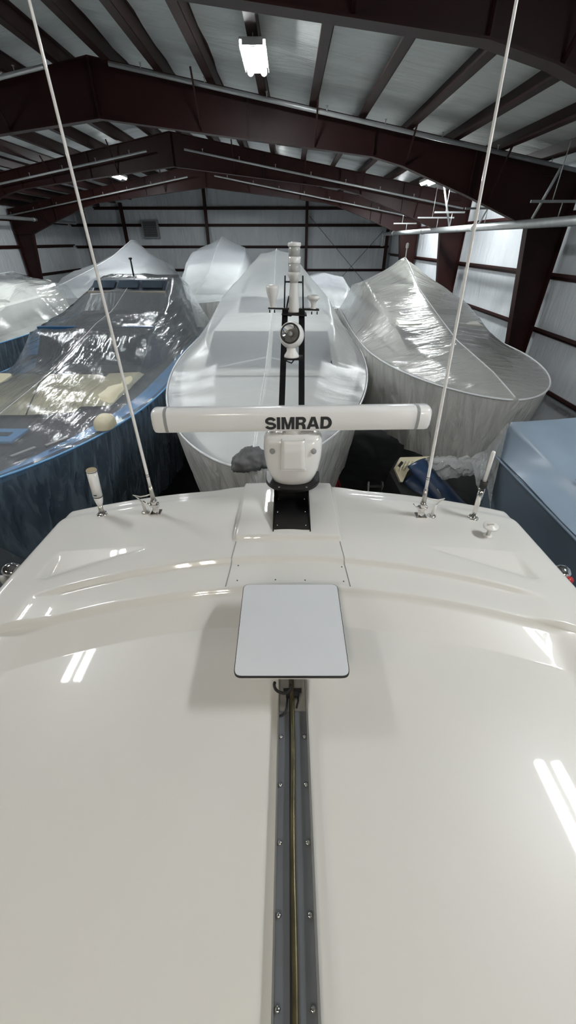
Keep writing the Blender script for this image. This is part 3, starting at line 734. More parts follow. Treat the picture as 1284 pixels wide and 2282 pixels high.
# ================================================================== THE YACHT ROOF WE STAND OVER
def yA(x): return 1.84-.28*(x/1.51)**2
def yB(x): return 1.60-.27*(x/1.57)**2
def yC(x): return 1.40-.24*(x/1.37)**2
def yfront(x): return 2.78-.22*(abs(x)/1.8)**2.2
def yW(ax): return 1.968-.235*min(1, max(0, (ax-.93)/.57))
POD = .355
def zroof(x, y):
    ax = abs(x)
    crown = -.11*(ax/1.8)**2
    zhi = -1.615+crown-.045*max(-.1, y-1.6)                                             # forward visor
    zlo = -1.755+crown*.5                                          # main roof aft of it
    z = zhi
    z -= .034*(1-sstep(yA(x)-.03, yA(x)-.002, y))*(1-sstep(1.3, 1.52, ax))
    # wedge panels in front of the corners
    wd = sstep(.93, .95, ax)*(1-sstep(1.50, 1.56, ax))
    if y < 1.97: z -= .19*(1.97-y)*wd*sstep(yW(ax)-.03, yW(ax), y)
    # front chamfer between the visor and its lip
    z -= .022*sstep(yfront(x)-.20, yfront(x)-.10, y)*sstep(POD+.02, POD+.30, ax)
    # raised centre pod with a sloping rear face
    pod = (1-sstep(POD-.012, POD+.012, ax))
    z += .034*pod*sstep(1.985, 2.02, y)
    # slope down from the visor lip to the main roof
    if y < yB(x):
        tt = min(1, (yB(x)-y)/(yB(x)-yC(x)))
        lip = .024*sstep(0, .03, yB(x)-y)
        zz = lerp(zhi-.034-lip, zlo, tt)
        side = sstep(1.42, 1.56, ax)
        z = lerp(zz, zhi-.04, side)
    # rolled outer edge
    z -= .05*sstep(1.72, 1.8, ax)**2
    z -= .03*sstep(yfront(x)-.035, yfront(x), y)
    return z
roof = thing('yacht_hardtop', (0, 0, -1.9), 'glossy white fibreglass hardtop roof filling the foreground', 'boat roof')
# grid: x positions clustered at the pod edges, y positions clustered at the steps (per column)
xsr = sorted(set([round(-1.8+3.6*i/110, 4) for i in range(111)]+[s*(POD+d) for s in (-1, 1) for d in (-.02, -.012, -.004, .004, .012, .02)]+[s*d for s in (-1, 1) for d in (.925, .94, .955, 1.44, 1.48, 1.50, 1.52, 1.54, 1.56, 1.76, 1.785)]))
def ycol(x):
    a, b_, c_, f = yA(x), yB(x), yC(x), yfront(x)
    ys = [lerp(-1.6, c_-.03, i/16) for i in range(16)]
    ys += [c_-.03, c_-.006, c_-.001, c_+.005, c_+.03]
    ys += [lerp(c_+.03, b_-.06, i/5) for i in range(1, 5)]
    ys += [b_-.06, b_-.045, b_-.03, b_-.015, b_-.004, b_+.002, b_+.02]
    ys += [lerp(b_+.02, a-.045, i/4) for i in range(1, 4)]
    ys += [a-.045, a-.031, a-.022, a-.011, a-.002, a+.012]
    ww = yW(abs(x)); ww = max(ww, a+.05)
    ys += [lerp(a+.012, ww-.032, i/3) for i in range(1, 3)]+[ww-.032, ww-.024, ww-.012, ww-.002]+[lerp(ww-.002, 1.968, i/4) for i in range(1, 4)]+[1.968, 1.9715]
    ys += [1.975, 1.985, 1.995, 2.003, 2.012, 2.02, 2.03]
    ys += [lerp(2.03, f-.21, i/10) for i in range(1, 10)]
    ys += [f-.21, f-.18, f-.15, f-.12, f-.09, f-.06, f-.035, f-.02, f-.01, f]
    return ys
rows = [[Vector((x, y, zroof(x, y))) for y in ycol(x)] for x in xsr]
mb = MB().grid(rows, True, flip=True)
edge = [r[-1] for r in rows]
lw = [Vector((p.x, p.y-.06, p.z-.16)) for p in edge]; mb.grid([edge, lw], False, flip=True)
for r, s in ((rows[0], 1), (rows[-1], -1)):
    mb.grid([r, [Vector((p.x+s*.04, p.y, p.z-.16)) for p in r]], False, flip=s < 0)
obj('roof_shell', mb, 'gel', roof)
# superstructure under the roof so the roof is carried
obj('wheelhouse', MB().prism([(-1.45, -1.6, -1.95), (1.45, -1.6, -1.95), (1.45, 1.5, -1.95), (.9, 2.0, -1.95), (-.9, 2.0, -1.95), (-1.45, 1.5, -1.95)], (0, 0, -1.9)), 'gel', roof)
obj('yacht_hull', MB().prism([(-2.3, -6, -3.8), (2.3, -6, -3.8), (2.0, 1.6, -3.8), (.9, 3.2, -3.8), (-.9, 3.2, -3.8), (-2.0, 1.6, -3.8)], (0, 0, -2.4)), 'navy', roof)
# cover panel seam and its screws
mb = MB()
for s in (-1, 1):
    pts = [Vector((s*(.345+.02*(1.99-y)/.4), y, zroof(s*.345, y)+.001)) for y in [1.985-.39*i/24 for i in range(25)]]
    mb.tube(pts, .003, 6)
obj('panel_seam', mb, 'aludark' if 0 else 'greyplas', roof)
for (u, v) in ((531, 1259), (529, 1294), (614, 1293), (680, 1294), (762, 1262), (766, 1296)):
    p = PZ(u, v, -1.655); p.z = zroof(p.x, p.y)
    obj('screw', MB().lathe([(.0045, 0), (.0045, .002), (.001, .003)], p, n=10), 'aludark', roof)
# ---- track channel in the roof
def zl(y): return zroof(0, min(y, 1.3))
t = thing('roof_track', (.01, .4, -1.76), 'long grey metal track with a bronze hose running down the middle of the roof', 'track')
y0, y1 = -1.4, 1.36
xc = .021
zt_ = -1.752
mb = MB(); 
mb.box((xc, (y0+y1)/2, zt_+.006), (.122, y1-y0, .006)); 
obj('base_plate', mb, 'alu', t)
obj('left_flange', MB().box((xc-.064, (y0+y1)/2, zt_+.013), (.006, y1-y0, .028)), 'alulite', t)
obj('right_flange', MB().box((xc+.064, (y0+y1)/2, zt_+.019), (.008, y1-y0, .040)), 'alulite', t)
obj('centre_rail', MB().box((xc-.006, (y0+y1)/2, zt_+.014), (.020, y1-y0, .016)), 'rubber', t)
obj('hose', MB().tube([(xc-.002+.002*math.sin(i*.9), lerp(y0, y1+.12, i/30), zt_+.030) for i in range(31)], .010, 12), 'bronze', t)
for v, rr_ in ((1642, .8), (1749, .8), (1878, 1), (2040, 1.25), (2250, 1.3)):
    for u0, u1, v0 in ((619+(-8*(v-1520)/762)+6, 0, v), (683+(30*(v-1520)/762)-4, 1, v)):
        p = PZ(u0, v0, zt_+.012)
        p.x = xc-.050 if u1 == 0 else xc+.048
        obj('bolt', MB().lathe([(.0085, 0), (.0082, .003), (.0045, .006), (.0005, .0065)], p, n=14), 'chrome', t)
ep = obj('end_plate', MB().box((xc, 1.055, zt_+.012), (.118, .29, .006)), 'alulite', t)
obj('connector', MB().box((xc, .985, zt_+.022), (.062, .03, .022)).box((xc, 1.0, zt_+.026), (.085, .014, .016)), 'rubber', t)
obj('cable', MB().tube([(xc-.024, .98, zt_+.022), (xc-.025, .95, zt_+.022), (xc-.028, .92, zt_+.02), (xc-.036, .895, zt_+.019), (xc-.047, .885, zt_+.018), (xc-.058, .888, zt_+.018)], .0045, 8), 'rubber', t)
obj('cable', MB().tube([(xc+.026, .98, zt_+.022), (xc+.026, .95, zt_+.022), (xc+.018, .92, zt_+.02)], .0045, 8), 'rubber', t)
# ---- flat square antenna panel above the track
t = thing('flat_antenna_panel', (.01, 1.24, -1.74), 'flat square pale panel with thin dark edge in the middle of the roof', 'antenna panel')
cz = -1.555
TL, TR, BL, BR = PZ(543, 1302, cz), PZ(752, 1302, cz), PZ(520, 1508, cz), PZ(781, 1508, cz)
def rounded(TL, TR, BR, BL, r, n=6, inset=0):
    P = [TL, TR, BR, BL]; out = []
    cen = sum(P, Vector())/4
    P = [p+(cen-p).normalized()*inset*1.4 for p in P]
    for i in range(4):
        p, a, b_ = P[i], P[i-1], P[(i+1)%4]
        da, db = (a-p).normalized(), (b_-p).normalized(); s, e = p+da*r, p+db*r
        for k in range(n+1):
            q = k/n; out.append(s.lerp(p, q).lerp(p.lerp(e, q), q))
    return out[::-1]
obj('edge_gasket', MB().prism(rounded(TL, TR, BR, BL, .035), (0, 0, -.012)), 'rubber', t)
ins = rounded(TL, TR, BR, BL, .033, inset=.0035)
obj('face', MB().prism([p+Vector((0,0,-.004)) for p in ins], (0, 0, .0065)), 'panel', t)
obj('back_shell', MB().prism([p+Vector((0,0,-.035)) for p in rounded(TL, TR, BR, BL, .04, inset=.010)], (0, 0, .024)), 'whiteplas', t)
obj('bracket', MB().box((xc, 1.30, (cz+zt_)/2-.01), (.10, .16, cz-zt_-.05)), 'rubber', t)
obj('cable', MB().tube([(xc-.045+.038*math.cos(R(a)), .975+.012*math.cos(R(a*.5)), cz-.085+.050*math.sin(R(a))) for a in range(160, 400, 15)], .007, 10), 'rubber', t)

# ---- mast base channel (black)
mast = thing('folding_mast', (.02, 2.35, -1.62), 'black metal light mast rising behind the radar with a curved platform', 'mast')
mx = .025
def zp(y): return zroof(0, 2.3)
zm = zroof(0, 2.3)
mb = MB()
mb.box((mx, 2.42, zm+.006), (.25, .70, .008)); 
for s in (-1, 1): mb.prism([(mx+s*.125-.004, 2.05, zm), (mx+s*.125-.004, 2.78, zm), (mx+s*.125-.004, 2.78, zm+.14), (mx+s*.125-.004, 2.40, zm+.10), (mx+s*.125-.004, 2.05, zm+.015)], (.008, 0, 0))
obj('base_channel', mb, 'black', mast)
obj('foot_plate', MB().box((mx, 2.055, zm+.004), (.25, .07, .006)), 'alulite', mast)
for s in (-1, 1):
    for y in (2.12, 2.28, 2.45, 2.62): obj('bolt', MB().lathe([(.007, 0), (.007, .004), (.002, .006)], (mx+s*.1, y, zm+.01), n=10), 'chrome', mast)
# rails up to the head
LO = [PY(620, 905, 2.92), PY(636, 905, 2.92)]
a1, a2 = PY(628, 905, 2.92), PY(672, 905, 2.92)
h1, h2 = PY(635.5, 692, 3.46), PY(672.5, 692, 3.46)
def down(a, h, y): return a+(h-a)*((y-a.y)/(h.y-a.y))
for a, h in ((a1, h1), (a2, h2)):
    f = Vector((a.x*1.0, 2.55, zm+.05))
    d = down(a, h, 2.72)
    obj('rail', MB().bar(f, d, .042, .05, (0, 1, 0)).bar(d, h, .046, .045, (0, 1, 0)), 'black', mast)
obj('cross_tie', MB().bar(down(a1, h1, 3.26)+Vector((0,0,.0)), down(a2, h2, 3.26), .02, .02), 'black', mast)
# head spreader: platform plate for the lights
yh = 3.46
pl, pr = PY(598, 686, yh), PY(711, 690, yh)
mb = MB().bar(pl, pr, .05, .012)
mb.bar(PY(628, 697, yh), PY(683, 700, yh), .16, .010)
obj('spreader', mb, 'black', mast)
for u in (601, 612, 655, 662, 695, 707):
    p = PY(u, 694 if u > 620 else 690, yh-.01); obj('bolt', MB().tube([p, p+Vector((0, 0, -.022))], .005, 6), 'black', mast)
for u0, u1 in ((634, 634), (676, 676)):
    obj('guard_rod', MB().tube([PY(u0-.3, 694, yh), PY(635.5 if u0 < 650 else 675, 614, yh)], .006, 8), 'black', mast)
obj('guard_rod', MB().tube([PY(634, 628, yh), PY(649, 628, yh)], .006, 8), 'black', mast)
obj('guard_rod', MB().tube([PY(664, 629, yh), PY(676, 629, yh)], .006, 8), 'black', mast)
obj('cable', MB().tube([PY(644, 660, yh+.02), PY(640, 680, yh), PY(638, 694, yh-.02), PY(641, 703, yh-.03), PY(648, 704, yh-.03), PY(654, 698, yh)], .006, 8), 'rubber', mast)
# radar platform
pc = Vector((.035, 2.56, -1.475))
pts = []
for k in range(33):
    a = math.pi*k/32
    pts.append(pc+Vector((-.205*math.cos(a), -.12*math.sin(a)-.06*(math.sin(a)), 0)))
pts = pts+[pc+Vector((.205, .10, 0)), pc+Vector((-.205, .10, 0))]
obj('radar_platform', MB().prism(pts, (0, 0, -.03)), 'black', mast, bevel=.004)
obj('platform_post', MB().prism([(mx-.12, 2.50, -1.50), (mx+.12, 2.50, -1.50), (mx+.12, 2.72, -1.50), (mx-.12, 2.72, -1.50)], (0, 0, -.12)), 'black', mast)
for s in (-1, 1): obj('bolt', MB().lathe([(.008, 0), (.008, .004)], pc+Vector((s*.10, -.150, 0)), n=8), 'chrome', mast)

# ---- lights on the mast head
def ax_at(u, v): return PY(u, v, yh)
p0, p1 = ax_at(655, 695), ax_at(655, 543)
H = p1.z-p0.z; pxm = p0.z
def hz(v): return ax_at(655, v).z-p0.z
t = thing('navigation_light', p0, 'tall white stacked lantern on a cone at the top of the light mast', 'light')
px = 3.46/1.15/F   # metres per pixel at the head
obj('cone', MB().lathe([(14*px, 0), (13.6*px, .01), (8.5*px, hz(628)), (8.5*px, hz(622))], p0), 'white', t)
obj('collar', MB().lathe([(9*px, hz(630)), (11*px, hz(620)), (14*px, hz(614)), (14.5*px, hz(609)), (13*px, hz(606))], p0), 'greyplas' if 0 else 'whiteplas', t)
obj('lower_lens', MB().lathe([(12.5*px, hz(607)), (12.8*px, hz(600)), (12.8*px, hz(586))], p0), 'lens', t)
obj('lantern_body', MB().lathe([(13.2*px, hz(586)), (13.5*px, hz(585)), (13.5*px, hz(572)), (12.6*px, hz(571.5))], p0), 'white', t)
obj('upper_lens', MB().lathe([(12.2*px, hz(572)), (12.4*px, hz(560)), (12.2*px, hz(548))], p0), 'lens', t)
obj('cap', MB().lathe([(13.6*px, hz(549)), (14.2*px, hz(546)), (13.8*px, hz(541)), (5*px, hz(539))], p0), 'white', t)
q = ax_at(608, 685); hh = lambda v: ax_at(608, v).z-q.z
t = thing('gps_antenna', q, 'tall white bulb antenna on the left arm of the mast head', 'antenna')
obj('dome', MB().lathe([(5.5*px, 0), (6*px, hh(680)), (9*px, hh(668)), (13*px, hh(652)), (14.2*px, hh(642)), (13.5*px, hh(637)), (9*px, hh(634.5)), (2*px, hh(634))], q), 'white', t)
obj('mounting_stud', MB().lathe([(7*px, -.006), (7*px, .006)], q), 'whiteplas', t)
q = ax_at(698, 687); hh = lambda v: ax_at(698, v).z-q.z
t = thing('gps_antenna', q, 'short white mushroom antenna on the right arm of the mast head', 'antenna')
obj('dome', MB().lathe([(5.5*px, 0), (5*px, hh(680)), (7*px, hh(673)), (11*px, hh(668)), (14.3*px, hh(665)), (14*px, hh(660)), (10*px, hh(658)), (2*px, hh(657.5))], q), 'white', t)
obj('mounting_stud', MB().lathe([(7*px, -.006), (7*px, .006)], q), 'whiteplas', t)
# ---- searchlight
q = PY(650, 795, 3.0); k2 = q.y/ray(650, 760)[1]/F
t = thing('search_light', q, 'white round searchlight with dark rimmed lens on the mast rails', 'searchlight')
obj('base', MB().lathe([(17*k2, 0), (16.5*k2, .012), (11*k2, .04), (8*k2, .07), (8.5*k2, .10)], q, n=28), 'white', t)
cc = PY(650, 747, 3.02); axd = Vector((-.16, -.80, .32)).normalized()
rr_ = 28*k2
prof = [(.25*rr_, -1.0*rr_), (.62*rr_, -.86*rr_), (.88*rr_, -.55*rr_), (1.0*rr_, -.1*rr_), (.98*rr_, .2*rr_), (.88*rr_, .5*rr_), (.74*rr_, .66*rr_), (.6*rr_, .5*rr_), (.1*rr_, .3*rr_)]
obj('housing', MB().lathe(prof, cc, axd, 32), 'white', t)
obj('lens_rim', MB().lathe([(.66*rr_, .62*rr_), (.76*rr_, .62*rr_), (.76*rr_, .76*rr_), (.66*rr_, .78*rr_), (.64*rr_, .66*rr_)], cc, axd, 32, caps=False), 'rubber', t)
obj('reflector', MB().lathe([(.02*rr_, .34*rr_), (.25*rr_, .38*rr_), (.48*rr_, .52*rr_), (.66*rr_, .72*rr_)], cc, axd, 32, caps=False), 'chrome', t)
obj('lens_bulb', MB().lathe([(.16*rr_, .40*rr_), (.18*rr_, .62*rr_), (.08*rr_, .68*rr_)], cc, axd, 16), 'greyplas', t)
obj('cable', MB().tube([q+Vector((-.02, 0, .0)), q+Vector((-.04, 0, -.03)), q+Vector((0, 0, -.045)), q+Vector((.02, 0, -.02))], .006, 8), 'rubber', t)
obj('searchlight_shelf', MB().bar(PY(634, 797, 3.02), PY(676, 797, 3.02), .12, .01), 'black', mast)

# ---- radar: pedestal and rotating bar
t = thing('radar_scanner', pc, 'white open array radar with dark maker lettering across its bar', 'radar')
rows = []
N = 40
def sup(a, rx, ryf, ryb, n=3.0):
    c_, s_ = math.cos(a), math.sin(a)
    x = math.copysign(abs(c_)**(2/n), c_)*rx; y = math.copysign(abs(s_)**(2/n), s_)*(ryb if s_ > 0 else ryf)
    return x, y
secs = [(0, .150, .11, .10, 2.2), (.02, .160, .120, .11, 2.3), (.06, .178, .128, .12, 2.5), (.12, .196, .132, .13, 2.8), (.20, .207, .130, .135, 3.1), (.28, .210, .120, .135, 3.4), (.335, .206, .105, .13, 3.6), (.360, .190, .085, .12, 3.6), (.372, .12, .06, .09, 3)]
for (h, rx, rf, rb, n) in secs:
    rows.append([pc+Vector((*[q for q in sup(2*math.pi*k/N, rx, rf, rb, n)], h)) for k in range(N)])
mb = MB()
rows2 = [r+[r[0]] for r in rows]
mb.grid(rows2, True); mb.add(rows[-1], [tuple(range(N))]); mb.add(rows[0], [tuple(range(N))[::-1]])
ped = obj('pedestal', mb, 'white', t)
mb = MB(); fr = []
for i in range(9):
    z = .135+.225*i/8; wv = .083+.008*(1-i/8)
    yf_ = -.150-.004*math.sin(math.pi*i/8) if i < 7 else -.135
    fr.append([pc+Vector((x*wv, yf_+(.035 if abs(x) > .99 else 0), z)) for x in (-1, -.94, -.6, 0, .6, .94, 1)])
mb.grid(fr, True); mb.add(fr[0]+[p+Vector((0, .04, .01)) for p in fr[0]], [(i+1, i, 7+i, 8+i) for i in range(6)])
obj('motor_cover', mb, 'white', t, solid=.008)
obj('mould_seam', MB().tube([pc+Vector((.0, -.128+.0*i, .12-.012*i)) + Vector((0, .0012*i*i, 0)) for i in range(9)], .0015, 6), 'greyplas', ped)
for s in (-1, 1): obj('screw_recess', MB().lathe([(.02, 0), (.018, .003), (.002, .002)], pc+Vector((s*.145, -.118, .275)), (s*.25, -1, .3), 14, 1), 'greyplas', ped)
for x in (-.145, -.10, .14): obj('stud', MB().lathe([(.006, 0), (.006, .02)], pc+Vector((x, -.02, .365)), n=8), 'chrome', ped)
obj('neck', MB().lathe([(.066, .33), (.060, .40), (.060, .44)], pc, n=28), 'white', t)
# bar, built along its own axis then placed
barc = Vector((.030, 2.565, -1.005)); 
yaw = R(2.0); q = Matrix.Rotation(yaw, 3, 'Z')
HW, HH = .922, .082
def bsec(x, k=1.0):
    out = []
    # section in (y, z): flat tilted face toward the stern, rounded back
    P = [(-.062, -.070), (-.072, -.055), (-.078, .0), (-.070, .055), (-.055, .074), (-.02, .084), (.03, .080), (.06, .05), (.066, 0), (.06, -.05), (.03, -.075), (-.03, -.078)]
    for (y, z) in P: out.append(barc+q @ Vector((x, y*k, z*k)))
    return out
def barmesh(x0, x1, k=1.0, ends=(0, 0)):
    xs_ = [x0, x1]; ks = [k, k]
    if ends[0]: xs_ = [x0-.028, x0-.018]+xs_; ks = [k*.80, k*.95]+ks
    if ends[1]: xs_ = xs_+[x1+.018, x1+.028]; ks = ks+[k*.95, k*.80]
    rows = [bsec(x, kk)+[bsec(x, kk)[0]] for x, kk in zip(xs_, ks)]
    mb = MB().grid(rows, True, flip=True); mb.add(rows[0][:-1], [tuple(range(12))]); mb.add(rows[-1][:-1], [tuple(range(12))[::-1]])
    return mb
bar = obj('antenna_bar', barmesh(-HW+.075, HW-.075), 'white', t)
for s in (-1, 1):
    obj('end_cap', barmesh(s*HW-.055 if s > 0 else -HW, HW if s > 0 else -HW+.055, 1, (s < 0, s > 0)), 'white', t)
    obj('end_band', barmesh(s*(HW-.066)-.010, s*(HW-.066)+.010, 1.02), 'greyplas', t)
# lettering: outlines drawn as filled curves
def letters():
    cu = bpy.data.curves.new('maker_lettering', 'CURVE'); cu.dimensions = '2D'; cu.fill_mode = 'BOTH'; cu.extrude = .0012
    def poly(pts):
        s = cu.splines.new('POLY'); s.points.add(len(pts)-1)
        for p, k in zip(s.points, pts): p.co = (k[0], k[1], 0, 1)
        s.use_cyclic_u = True
    def arc(cx, cy, rx, ry, a0, a1, n=12): return [(cx+rx*math.cos(R(lerp(a0, a1, i/n))), cy+ry*math.sin(R(lerp(a0, a1, i/n)))) for i in range(n+1)]
    # S: offset the centre line of an S
    cl = arc(.47, .715, .34, .185, 5, 180)+arc(.47, .715, .34, .205, 180, 262)[1:]+arc(.48, .30, .36, .205, 82, 0)+arc(.48, .285, .36, .185, 0, -175)[1:]
    L, Rr = [], []
    for i, p in enumerate(cl):
        a = cl[max(0, i-1)]; b_ = cl[min(len(cl)-1, i+1)]
        d = Vector((b_[0]-a[0], b_[1]-a[1])).normalized(); wdt = .11 if abs(d.x) > abs(d.y) else .135
        n = Vector((-d.y, d.x))*wdt
        L.append((p[0]+n.x, p[1]+n.y)); Rr.append((p[0]-n.x, p[1]-n.y))
    poly(L+Rr[::-1])
    o = 1.03; poly([(o, 0), (o+.30, 0), (o+.30, 1), (o, 1)])
    o = 1.44; w = 1.16
    poly([(o, 0), (o+.27, 0), (o+.27, .66), (o+w/2-.14, 0), (o+w/2+.14, 0), (o+w-.27, .66), (o+w-.27, 0), (o+w, 0), (o+w, 1), (o+w-.36, 1), (o+w/2, .36), (o+.36, 1), (o, 1)])
    o = 2.70; poly([(o, 0), (o+.29, 0), (o+.29, .36), (o+.42, .36)]+arc(o+.42, .20, .17, .16, 90, 20, 5)+[(o+.62, 0), (o+.95, 0)]+arc(o+.70, .18, .20, .30, -10, 70, 5)+arc(o+.60, .74, .33, .26, -60, 90, 10)+[(o, 1)])
    poly([(o+.29, .56), (o+.52, .56)]+arc(o+.52, .68, .11, .11, -80, 80, 6)+[(o+.52, .79), (o+.29, .79)])
    o = 3.68; poly([(o, 0), (o+.30, 0), (o+.38, .20), (o+.78, .20), (o+.85, 0), (o+1.16, 0), (o+.76, 1), (o+.40, 1)])
    poly([(o+.45, .40), (o+.58, .76), (o+.71, .40)])
    o = 4.92; poly([(o, 0), (o+.50, 0)]+arc(o+.50, .5, .52, .5, -80, 80, 14)+[(o+.50, 1), (o, 1)])
    poly([(o+.29, .22), (o+.46, .22)]+arc(o+.46, .5, .25, .28, -80, 80, 12)+[(o+.46, .78), (o+.29, .78)])
    return cu
cu = letters(); lo = bpy.data.objects.new('maker_lettering', cu); C.objects.link(lo)
dg = bpy.context.evaluated_depsgraph_get(); me = bpy.data.meshes.new_from_object(lo.evaluated_get(dg))
bpy.data.objects.remove(lo)
me.materials.clear(); me.materials.append(M['ink'])
sc_ = .079; sz_ = .087; W_ = 5.94
xf0 = -.187
fa, fb = Vector((0, -.0785, .0)), Vector((0, -.072, -.055))
def onface(z):    # y of the bar's stern face at height z
    P = [(-.062, -.070), (-.072, -.055), (-.078, .0), (-.070, .055), (-.055, .074)]
    for a, b_ in zip(P, P[1:]):
        if z <= b_[1]: return lerp(a[0], b_[0], (z-a[1])/(b_[1]-a[1]))
    return -.06
import bmesh
bm_ = bmesh.new(); bm_.from_mesh(me)
for _ in range(2): bmesh.ops.bisect_plane(bm_, geom=bm_.verts[:]+bm_.edges[:]+bm_.faces[:], plane_co=(0, .052/sz_, 0), plane_no=(0, 1, 0))
for vv in bm_.verts:
    x = xf0+vv.co.x*sc_*.965; z = -.052+vv.co.y*sz_; y = onface(z)-.0014+(-vv.co.z)
    vv.co = barc+q @ Vector((x, y, z))-ORG[t]
bm_.to_mesh(me); bm_.free()
lo = bpy.data.objects.new('maker_lettering', me); C.objects.link(lo); lo.parent = bar; finish(lo, label='dark grey capital letters SIMRAD')
ORG[lo] = ORG[t]

# ---- whip antennas
def zs(p): return zroof(p.x, p.y)
def base_at(u, v, z=-1.68):
    p = PZ(u, v, z)
    for _ in range(4): p = PZ(u, v, zroof(p.x, p.y))
    return p
def ratchet(t, p, up, mir=1):
    up = Vector(up).normalized()
    m_ = obj('ratchet_mount', MB().box(p+Vector((0, 0, .005)), (.075, .07, .010)).lathe([(.026, .0), (.024, .03), (.018, .045), (.022, .055), (.018, .075)], p+Vector((0, 0, .008)), n=16).lathe([(.016, -.035), (.022, -.03), (.022, .03), (.016, .035)], p+Vector((0, 0, .075)), (1, 0, 0), 16).lathe([(.024, 0), (.026, .02), (.018, .04)], p+Vector((0, 0, .085)), up, 16), 'chrome', t, bevel=.001)
    obj('lever', MB().tube([p+Vector((0, 0, .08)), p+Vector((-mir*.05, -.01, .09)), p+Vector((-mir*.075, -.01, .115))], [.008, .007, .004], 8), 'chrome', m_)
    obj('ferrule', MB().tube([p+Vector((0, 0, .11)), p+Vector((0, 0, .11))+up*.13], [.017, .014], 14), 'alulite', t)
def whip(p, top, lab, mir):
    t = thing('whip_antenna', p, lab, 'antenna')
    up = (top-p).normalized(); ratchet(t, p, up, mir)
    s = p+Vector((0, 0, .11))+up*.12; n = 30; e = p+(top-p)*1.25
    obj('rod', MB().tube([s.lerp(e, i/n) for i in range(n+1)], [lerp(.0115, .0055, (i/n)**.8) for i in range(n+1)], 12), 'white', t)
    for d in (.085, .10): obj('ring', MB().tube([s+up*d, s+up*(d+.004)], .0122, 12), 'ink', t)
    return t
pL = base_at(349, 1143); tL = PY(65, 0, pL.y+.02)
pR = base_at(937, 1150); tR = PY(1151, 0, pR.y+.02)
whip(pL, tL, 'long white whip antenna on the left side of the roof', 1)
whip(pR, tR, 'long white whip antenna on the right side of the roof', 1)
# cable posts
def post(p, lab, mir):
    t = thing('cable_gland', p, lab, 'cable gland')
    obj('flange', MB().lathe([(.030, 0), (.030, .006), (.014, .009)], p, n=18), 'alulite', t)
    tip = p+Vector((-.012*mir, .0, .10))
    obj('stem', MB().tube([p+Vector((0, 0, .005)), p+Vector((-.004*mir, 0, .05)), tip], [.012, .011, .007], 10), 'whiteplas', t)
    m_ = MB().tube([tip, tip+Vector((-.02*mir, 0, .03)), tip+Vector((-.05*mir, .0, .055)), tip+Vector((-.0*mir, .005, .038)), tip+Vector((.045*mir, .01, .045)), tip+Vector((.085*mir, .01, .06))], .005, 8)
    obj('cable', m_, 'whiteplas', t)
post(base_at(325, 1142), 'small white cable gland left of the left whip antenna foot', 1)
post(base_at(962, 1150), 'small white cable gland right of the right whip antenna foot', -1)
# fat antenna on the left
p = base_at(228, 1146); tp = PY(203, 1046, p.y+.0); up = (tp-p).normalized(); L = (tp-p).length
t = thing('stub_antenna', p, 'thick white cylindrical antenna with dark rings at the left front of the roof', 'antenna')
obj('mount', MB().lathe([(.040, 0), (.038, .008), (.020, .014)], p, n=20), 'chrome', t)
for a in range(5): obj('mount_bolt', MB().lathe([(.009, 0), (.009, .008), (.004, .013)], p+Vector((.028*math.cos(a*1.256), .028*math.sin(a*1.256), .008)), n=8), 'chrome', t)
obj('stem', MB().tube([p+up*.01, p+up*(L*.22)], [.019, .016], 14), 'alulite', t)
obj('taper', MB().tube([p+up*(L*.21), p+up*(L*.30), p+up*(L*.42)], [.017, .027, .034], 18), 'white', t)
obj('body', MB().tube([p+up*(L*.43), p+up*(L*.985)], [.035, .036], 20), 'white', t)
obj('ring', MB().tube([p+up*(L*.42), p+up*(L*.435)], .0358, 20), 'ink', t)
obj('ring', MB().tube([p+up*(L*.962), p+up*(L*.975)], .0368, 20), 'ink', t)
obj('top_cap', MB().tube([p+up*(L*.98), p+up*(L*.995)], .0345, 20), 'wood', t)
obj('printed_mark', MB().box(p+up*(L*.49)+Vector((-.0, -.0345, 0)), (.022, .003, .008)), 'ink', t)
# chrome rod and white stick on the right
p = base_at(1054, 1155); tp = PY(1101, 1006, p.y+.03); up = (tp-p).normalized(); L = (tp-p).length
t = thing('stick_antenna', p, 'short white rod antenna on a polished chrome riser at the right front of the roof', 'antenna')
obj('mount', MB().lathe([(.040, 0), (.038, .008), (.018, .014)], p, n=20), 'chrome', t)
for a in range(4): obj('mount_bolt', MB().lathe([(.009, 0), (.009, .008), (.004, .013)], p+Vector((.028*math.cos(a*1.57+.5), .028*math.sin(a*1.57+.5), .008)), n=8), 'chrome', t)
obj('riser', MB().tube([p+up*.0, p+up*(L*.20), p+up*(L*.32), p+up*(L*.50)], [.016, .017, .021, .022], 16), 'chrome', t)
obj('clamp', MB().tube([p+up*(L*.49), p+up*(L*.58)], .026, 16), 'rubber', t)
obj('stick', MB().tube([p+up*(L*.57), p+up*(L*.985), p+up*L], [.0145, .0135, .010], 14), 'white', t)
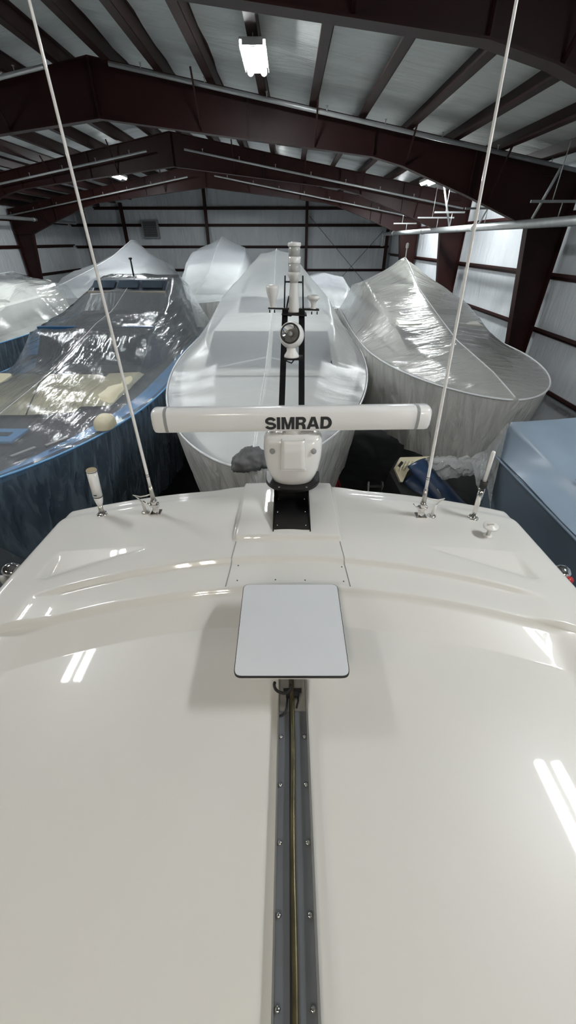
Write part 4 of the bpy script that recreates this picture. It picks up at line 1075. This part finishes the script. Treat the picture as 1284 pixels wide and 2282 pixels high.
# white horn shaped fitting
p = base_at(1087, 1194)
t = thing('dome_speaker', p, 'small white dished fitting on a stalk near the right front corner of the roof', 'deck fitting')
obj('foot', MB().lathe([(.032, 0), (.032, .006), (.016, .010)], p, n=18), 'whiteplas', t)
obj('stalk', MB().lathe([(.014, 0), (.013, .05), (.020, .06)], p+Vector((0, 0, .006)), (-.05, -.02, 1), 14), 'whiteplas', t)
c_ = p+Vector((-.003, 0, .065))
obj('dish', MB().lathe([(.018, 0), (.040, .008), (.050, .018), (.050, .026), (.044, .030), (.030, .031), (.026, .036), (.010, .038)], c_, (-.05, -.12, 1), 26), 'whiteplas', t)
obj('dish_slot', MB().box(c_+Vector((-.008, -.004, .037)), (.045, .012, .004)), 'beige', t)
# navigation side lights on the roof edges
for s, lab, cl_ in ((-1, 'chrome side light at the left edge of the roof', 'chrome'), (1, 'chrome side light with red lens at the right edge of the roof', 'redplas')):
    c_ = PY(13, 1270, 1.93) if s < 0 else PY(1263, 1274, 1.98)
    t = thing('side_light', c_, lab, 'light')
    c_ = c_+Vector((-s*.045, 0, -.02))
    obj('shell', MB().lathe([(.060, -.02), (.062, .0), (.055, .035), (.038, .06), (.012, .072)], c_, (s*.8, 0, .55), 24), 'chrome', t)
    obj('lens', MB().lathe([(.03, 0), (.045, .02), (.03, .04)], c_+Vector((s*.02, -.05, -.015)), (s*.5, -.8, 0), 18), cl_ if s > 0 else 'lens', t)
    obj('bracket', MB().box(c_+Vector((-s*.03, 0, -.05)), (.09, .06, .06)), 'chrome', t, bevel=.005)

# ================================================================== camera, world, view
cam = bpy.data.cameras.new('camera'); co = bpy.data.objects.new('camera', cam); C.objects.link(co)
cam.sensor_fit = 'VERTICAL'; cam.sensor_height = 36; cam.lens = 36*F/2282; cam.clip_start = .02; cam.clip_end = 200
co.location = (0, 0, FLOOR); co.rotation_euler = (R(90)-TH, 0, 0)
sc = bpy.context.scene; sc.camera = co
w = bpy.data.worlds.new('World'); sc.world = w; w.use_nodes = True
w.node_tree.nodes['Background'].inputs[0].default_value = (.8, .9, 1, 1); w.node_tree.nodes['Background'].inputs[1].default_value = .02
sc.view_settings.view_transform = 'Standard'; sc.view_settings.look = 'None'; sc.view_settings.gamma = 1
sc.view_settings.use_curve_mapping = False; sc.view_settings.exposure = 1.18
sc.cycles.max_bounces = 7; sc.cycles.transparent_max_bounces = 12; sc.cycles.use_denoising = True
sc.cycles.sample_clamp_indirect = 4.0
